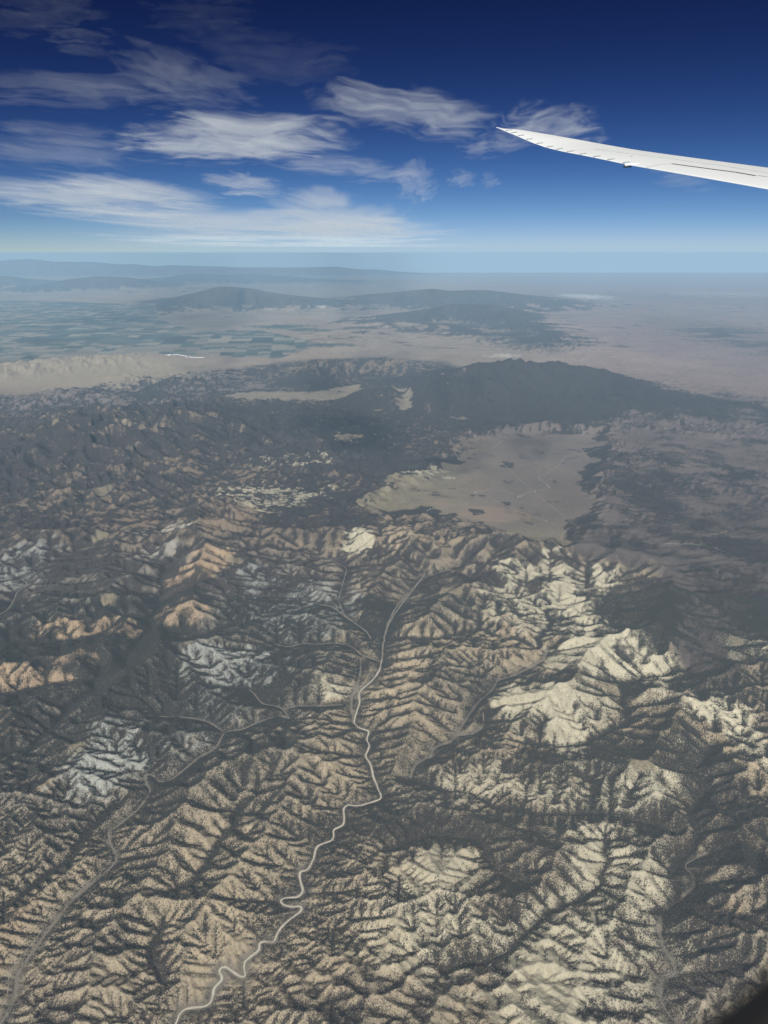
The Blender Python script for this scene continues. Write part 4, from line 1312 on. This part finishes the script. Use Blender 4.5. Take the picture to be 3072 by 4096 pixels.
strip('panel_seam', line_on([(2375, 597), (2700, 637), (2890, 663), (3072, 694)]), .018, M_SEAM)
strip('panel_seam', line_on([(2265, 606), (2320, 599), (2375, 597), (2450, 596)]), .016, M_SEAM)
strip('panel_seam', line_on([(2585, 670), (2630, 661), (2690, 656)]), .03, M_SEAM)
strip('spoiler_gap', line_on([(2690, 655), (2820, 673), (2940, 691), (3025, 702)]), .07, M_GAP, .008)
strip('spoiler_gap', line_on([(3027, 702), (3080, 711)]), .05, M_SEAM, .008)
strip('access_panel', line_on([(2518, 625), (2532, 627)]), .03, M_SEAM)
for (px, py) in [(2020, 522), (2042, 530), (2069, 542), (2103, 556), (2143, 572), (2184, 586), (2222, 597.5), (2265, 607), (2316, 617.5), (2370, 629), (2427, 640), (2487, 652)]:
    s_ = si_of_px(px)
    ch = surf(s_, 0)[2]; P0, n, _ = surf(s_, min(.5, .03 / ch), .006); P1 = surf(s_, min(.9, .24 / ch), .006)[0]
    sv = tes[min(NS - 1, int(s_) + 1)] - tes[int(s_)]; sv /= np.linalg.norm(sv)
    v_ = [P0 - sv * .022, P0 + sv * .022, P1 + sv * .012, P1 - sv * .012]
    v2 = [q + n * .02 for q in v_]
    wmesh('static_wick', v_ + v2, [(0, 1, 2, 3), (4, 7, 6, 5), (0, 4, 5, 1), (1, 5, 6, 2), (2, 6, 7, 3), (3, 7, 4, 0)], M_SEAM)
# fuel vent mast on the trailing edge
s_ = si_of_px(2512)
P0, n, ch = surf(s_, .0)
sv = tes[int(s_) + 1] - tes[int(s_)]; sv /= np.linalg.norm(sv)
cvv = les[int(s_)] - tes[int(s_)]; cvv /= np.linalg.norm(cvv)


def tube(name, a, b, r0, r1, mat, n=10):
    a, b = np.array(a), np.array(b); d_ = b - a; d_ /= np.linalg.norm(d_)
    e1 = np.cross(d_, (0, 0, 1)); e1 /= np.linalg.norm(e1); e2 = np.cross(d_, e1)
    Vv = [a + (e1 * math.cos(t_) + e2 * math.sin(t_)) * r0 for t_ in np.linspace(0, 2 * math.pi, n, endpoint=False)]
    Vv += [b + (e1 * math.cos(t_) + e2 * math.sin(t_)) * r1 for t_ in np.linspace(0, 2 * math.pi, n, endpoint=False)]
    F = [(k, (k + 1) % n, n + (k + 1) % n, n + k) for k in range(n)] + [tuple(range(n))[::-1], tuple(range(n, 2 * n))]
    return wmesh(name, Vv, F, mat)


tube('vent_fairing', P0 - cvv * .10 + n * .0, P0 + cvv * .32 + n * .02, .045, .02, M_WING)
tube('vent_nozzle', P0 - cvv * .12 - n * .035, P0 + cvv * .10 - n * .04, .035, .03, M_DARK)

# ------------------------------------------------------------------ cabin window surround (its lower right corner shows)
dw = 0.14
px_m = dw / 2840
cx_, cy_ = -770 * px_m, 2262 * px_m
hw, hh_, rad = 2690 * px_m, 4560 * px_m, 1150 * px_m


def rrect(hw, hh, r, n=10):
    out = []
    for (sx, sy, a0) in ((1, 1, 0), (-1, 1, 90), (-1, -1, 180), (1, -1, 270)):
        for k in range(n + 1):
            a = R(a0 + 90 * k / n)
            out.append((sx * (hw - r) + r * math.cos(a), sy * (hh - r) + r * math.sin(a)))
    return out


M_FRAME = plain('shaded_window_plastic', (.012, .012, .013), .8)  # dark grey plastic, with its shadow put into the near-black colour
rings = []
for (grow, dd) in ((.004, .012), (0, .006), (0, -.002), (.006, -.012), (.03, -.02), (.034, .012)):
    rings.append([(cx_ + x, cy_ + y, -(dw + dd)) for x, y in rrect(hw + grow, hh_ + grow, rad + grow)])
nn = len(rings[0])
Vf = [p for r_ in rings for p in r_]
Ff = []
for j in range(len(rings)):
    j2 = (j + 1) % len(rings)
    for k in range(nn):
        Ff.append((j * nn + k, j * nn + (k + 1) % nn, j2 * nn + (k + 1) % nn, j2 * nn + k))
me = bpy.data.meshes.new('window_surround'); me.from_pydata(Vf, [], Ff); me.materials.append(M_FRAME)
fr = link(bpy.data.objects.new('window_surround', me))
fr.rotation_euler = camo.rotation_euler
tag(fr, 'dark blurred edge of the cabin window in the lower right corner', 'window frame')

# ------------------------------------------------------------------ haze
hz = bpy.data.meshes.new('haze')
bx = 345000
zb, zt = -H - 40, 14.0
hv = [(x, y, z_) for x in (-bx, bx) for y in (-3000, 356000) for z_ in (zb, zt)]
hz.from_pydata(hv, [], [(0, 1, 3, 2), (4, 6, 7, 5), (0, 4, 5, 1), (2, 3, 7, 6), (0, 2, 6, 4), (1, 5, 7, 3)])
M_HAZE = bpy.data.materials.new('haze'); M_HAZE.use_nodes = True
nt = M_HAZE.node_tree; nt.nodes.clear()
ho = nt.nodes.new('ShaderNodeOutputMaterial'); pv = nt.nodes.new('ShaderNodeVolumePrincipled')
pv.inputs['Color'].default_value = (.48, .745, 1.0, 1)
pv.inputs['Density'].default_value = 4.9e-6
pv.inputs['Anisotropy'].default_value = -0.2
nt.links.new(pv.outputs[0], ho.inputs['Volume'])
hz.materials.append(M_HAZE)
tag(link(bpy.data.objects.new('haze', hz)), 'thin blue haze', 'haze', kind='stuff')
print('done', time.time() - T0)
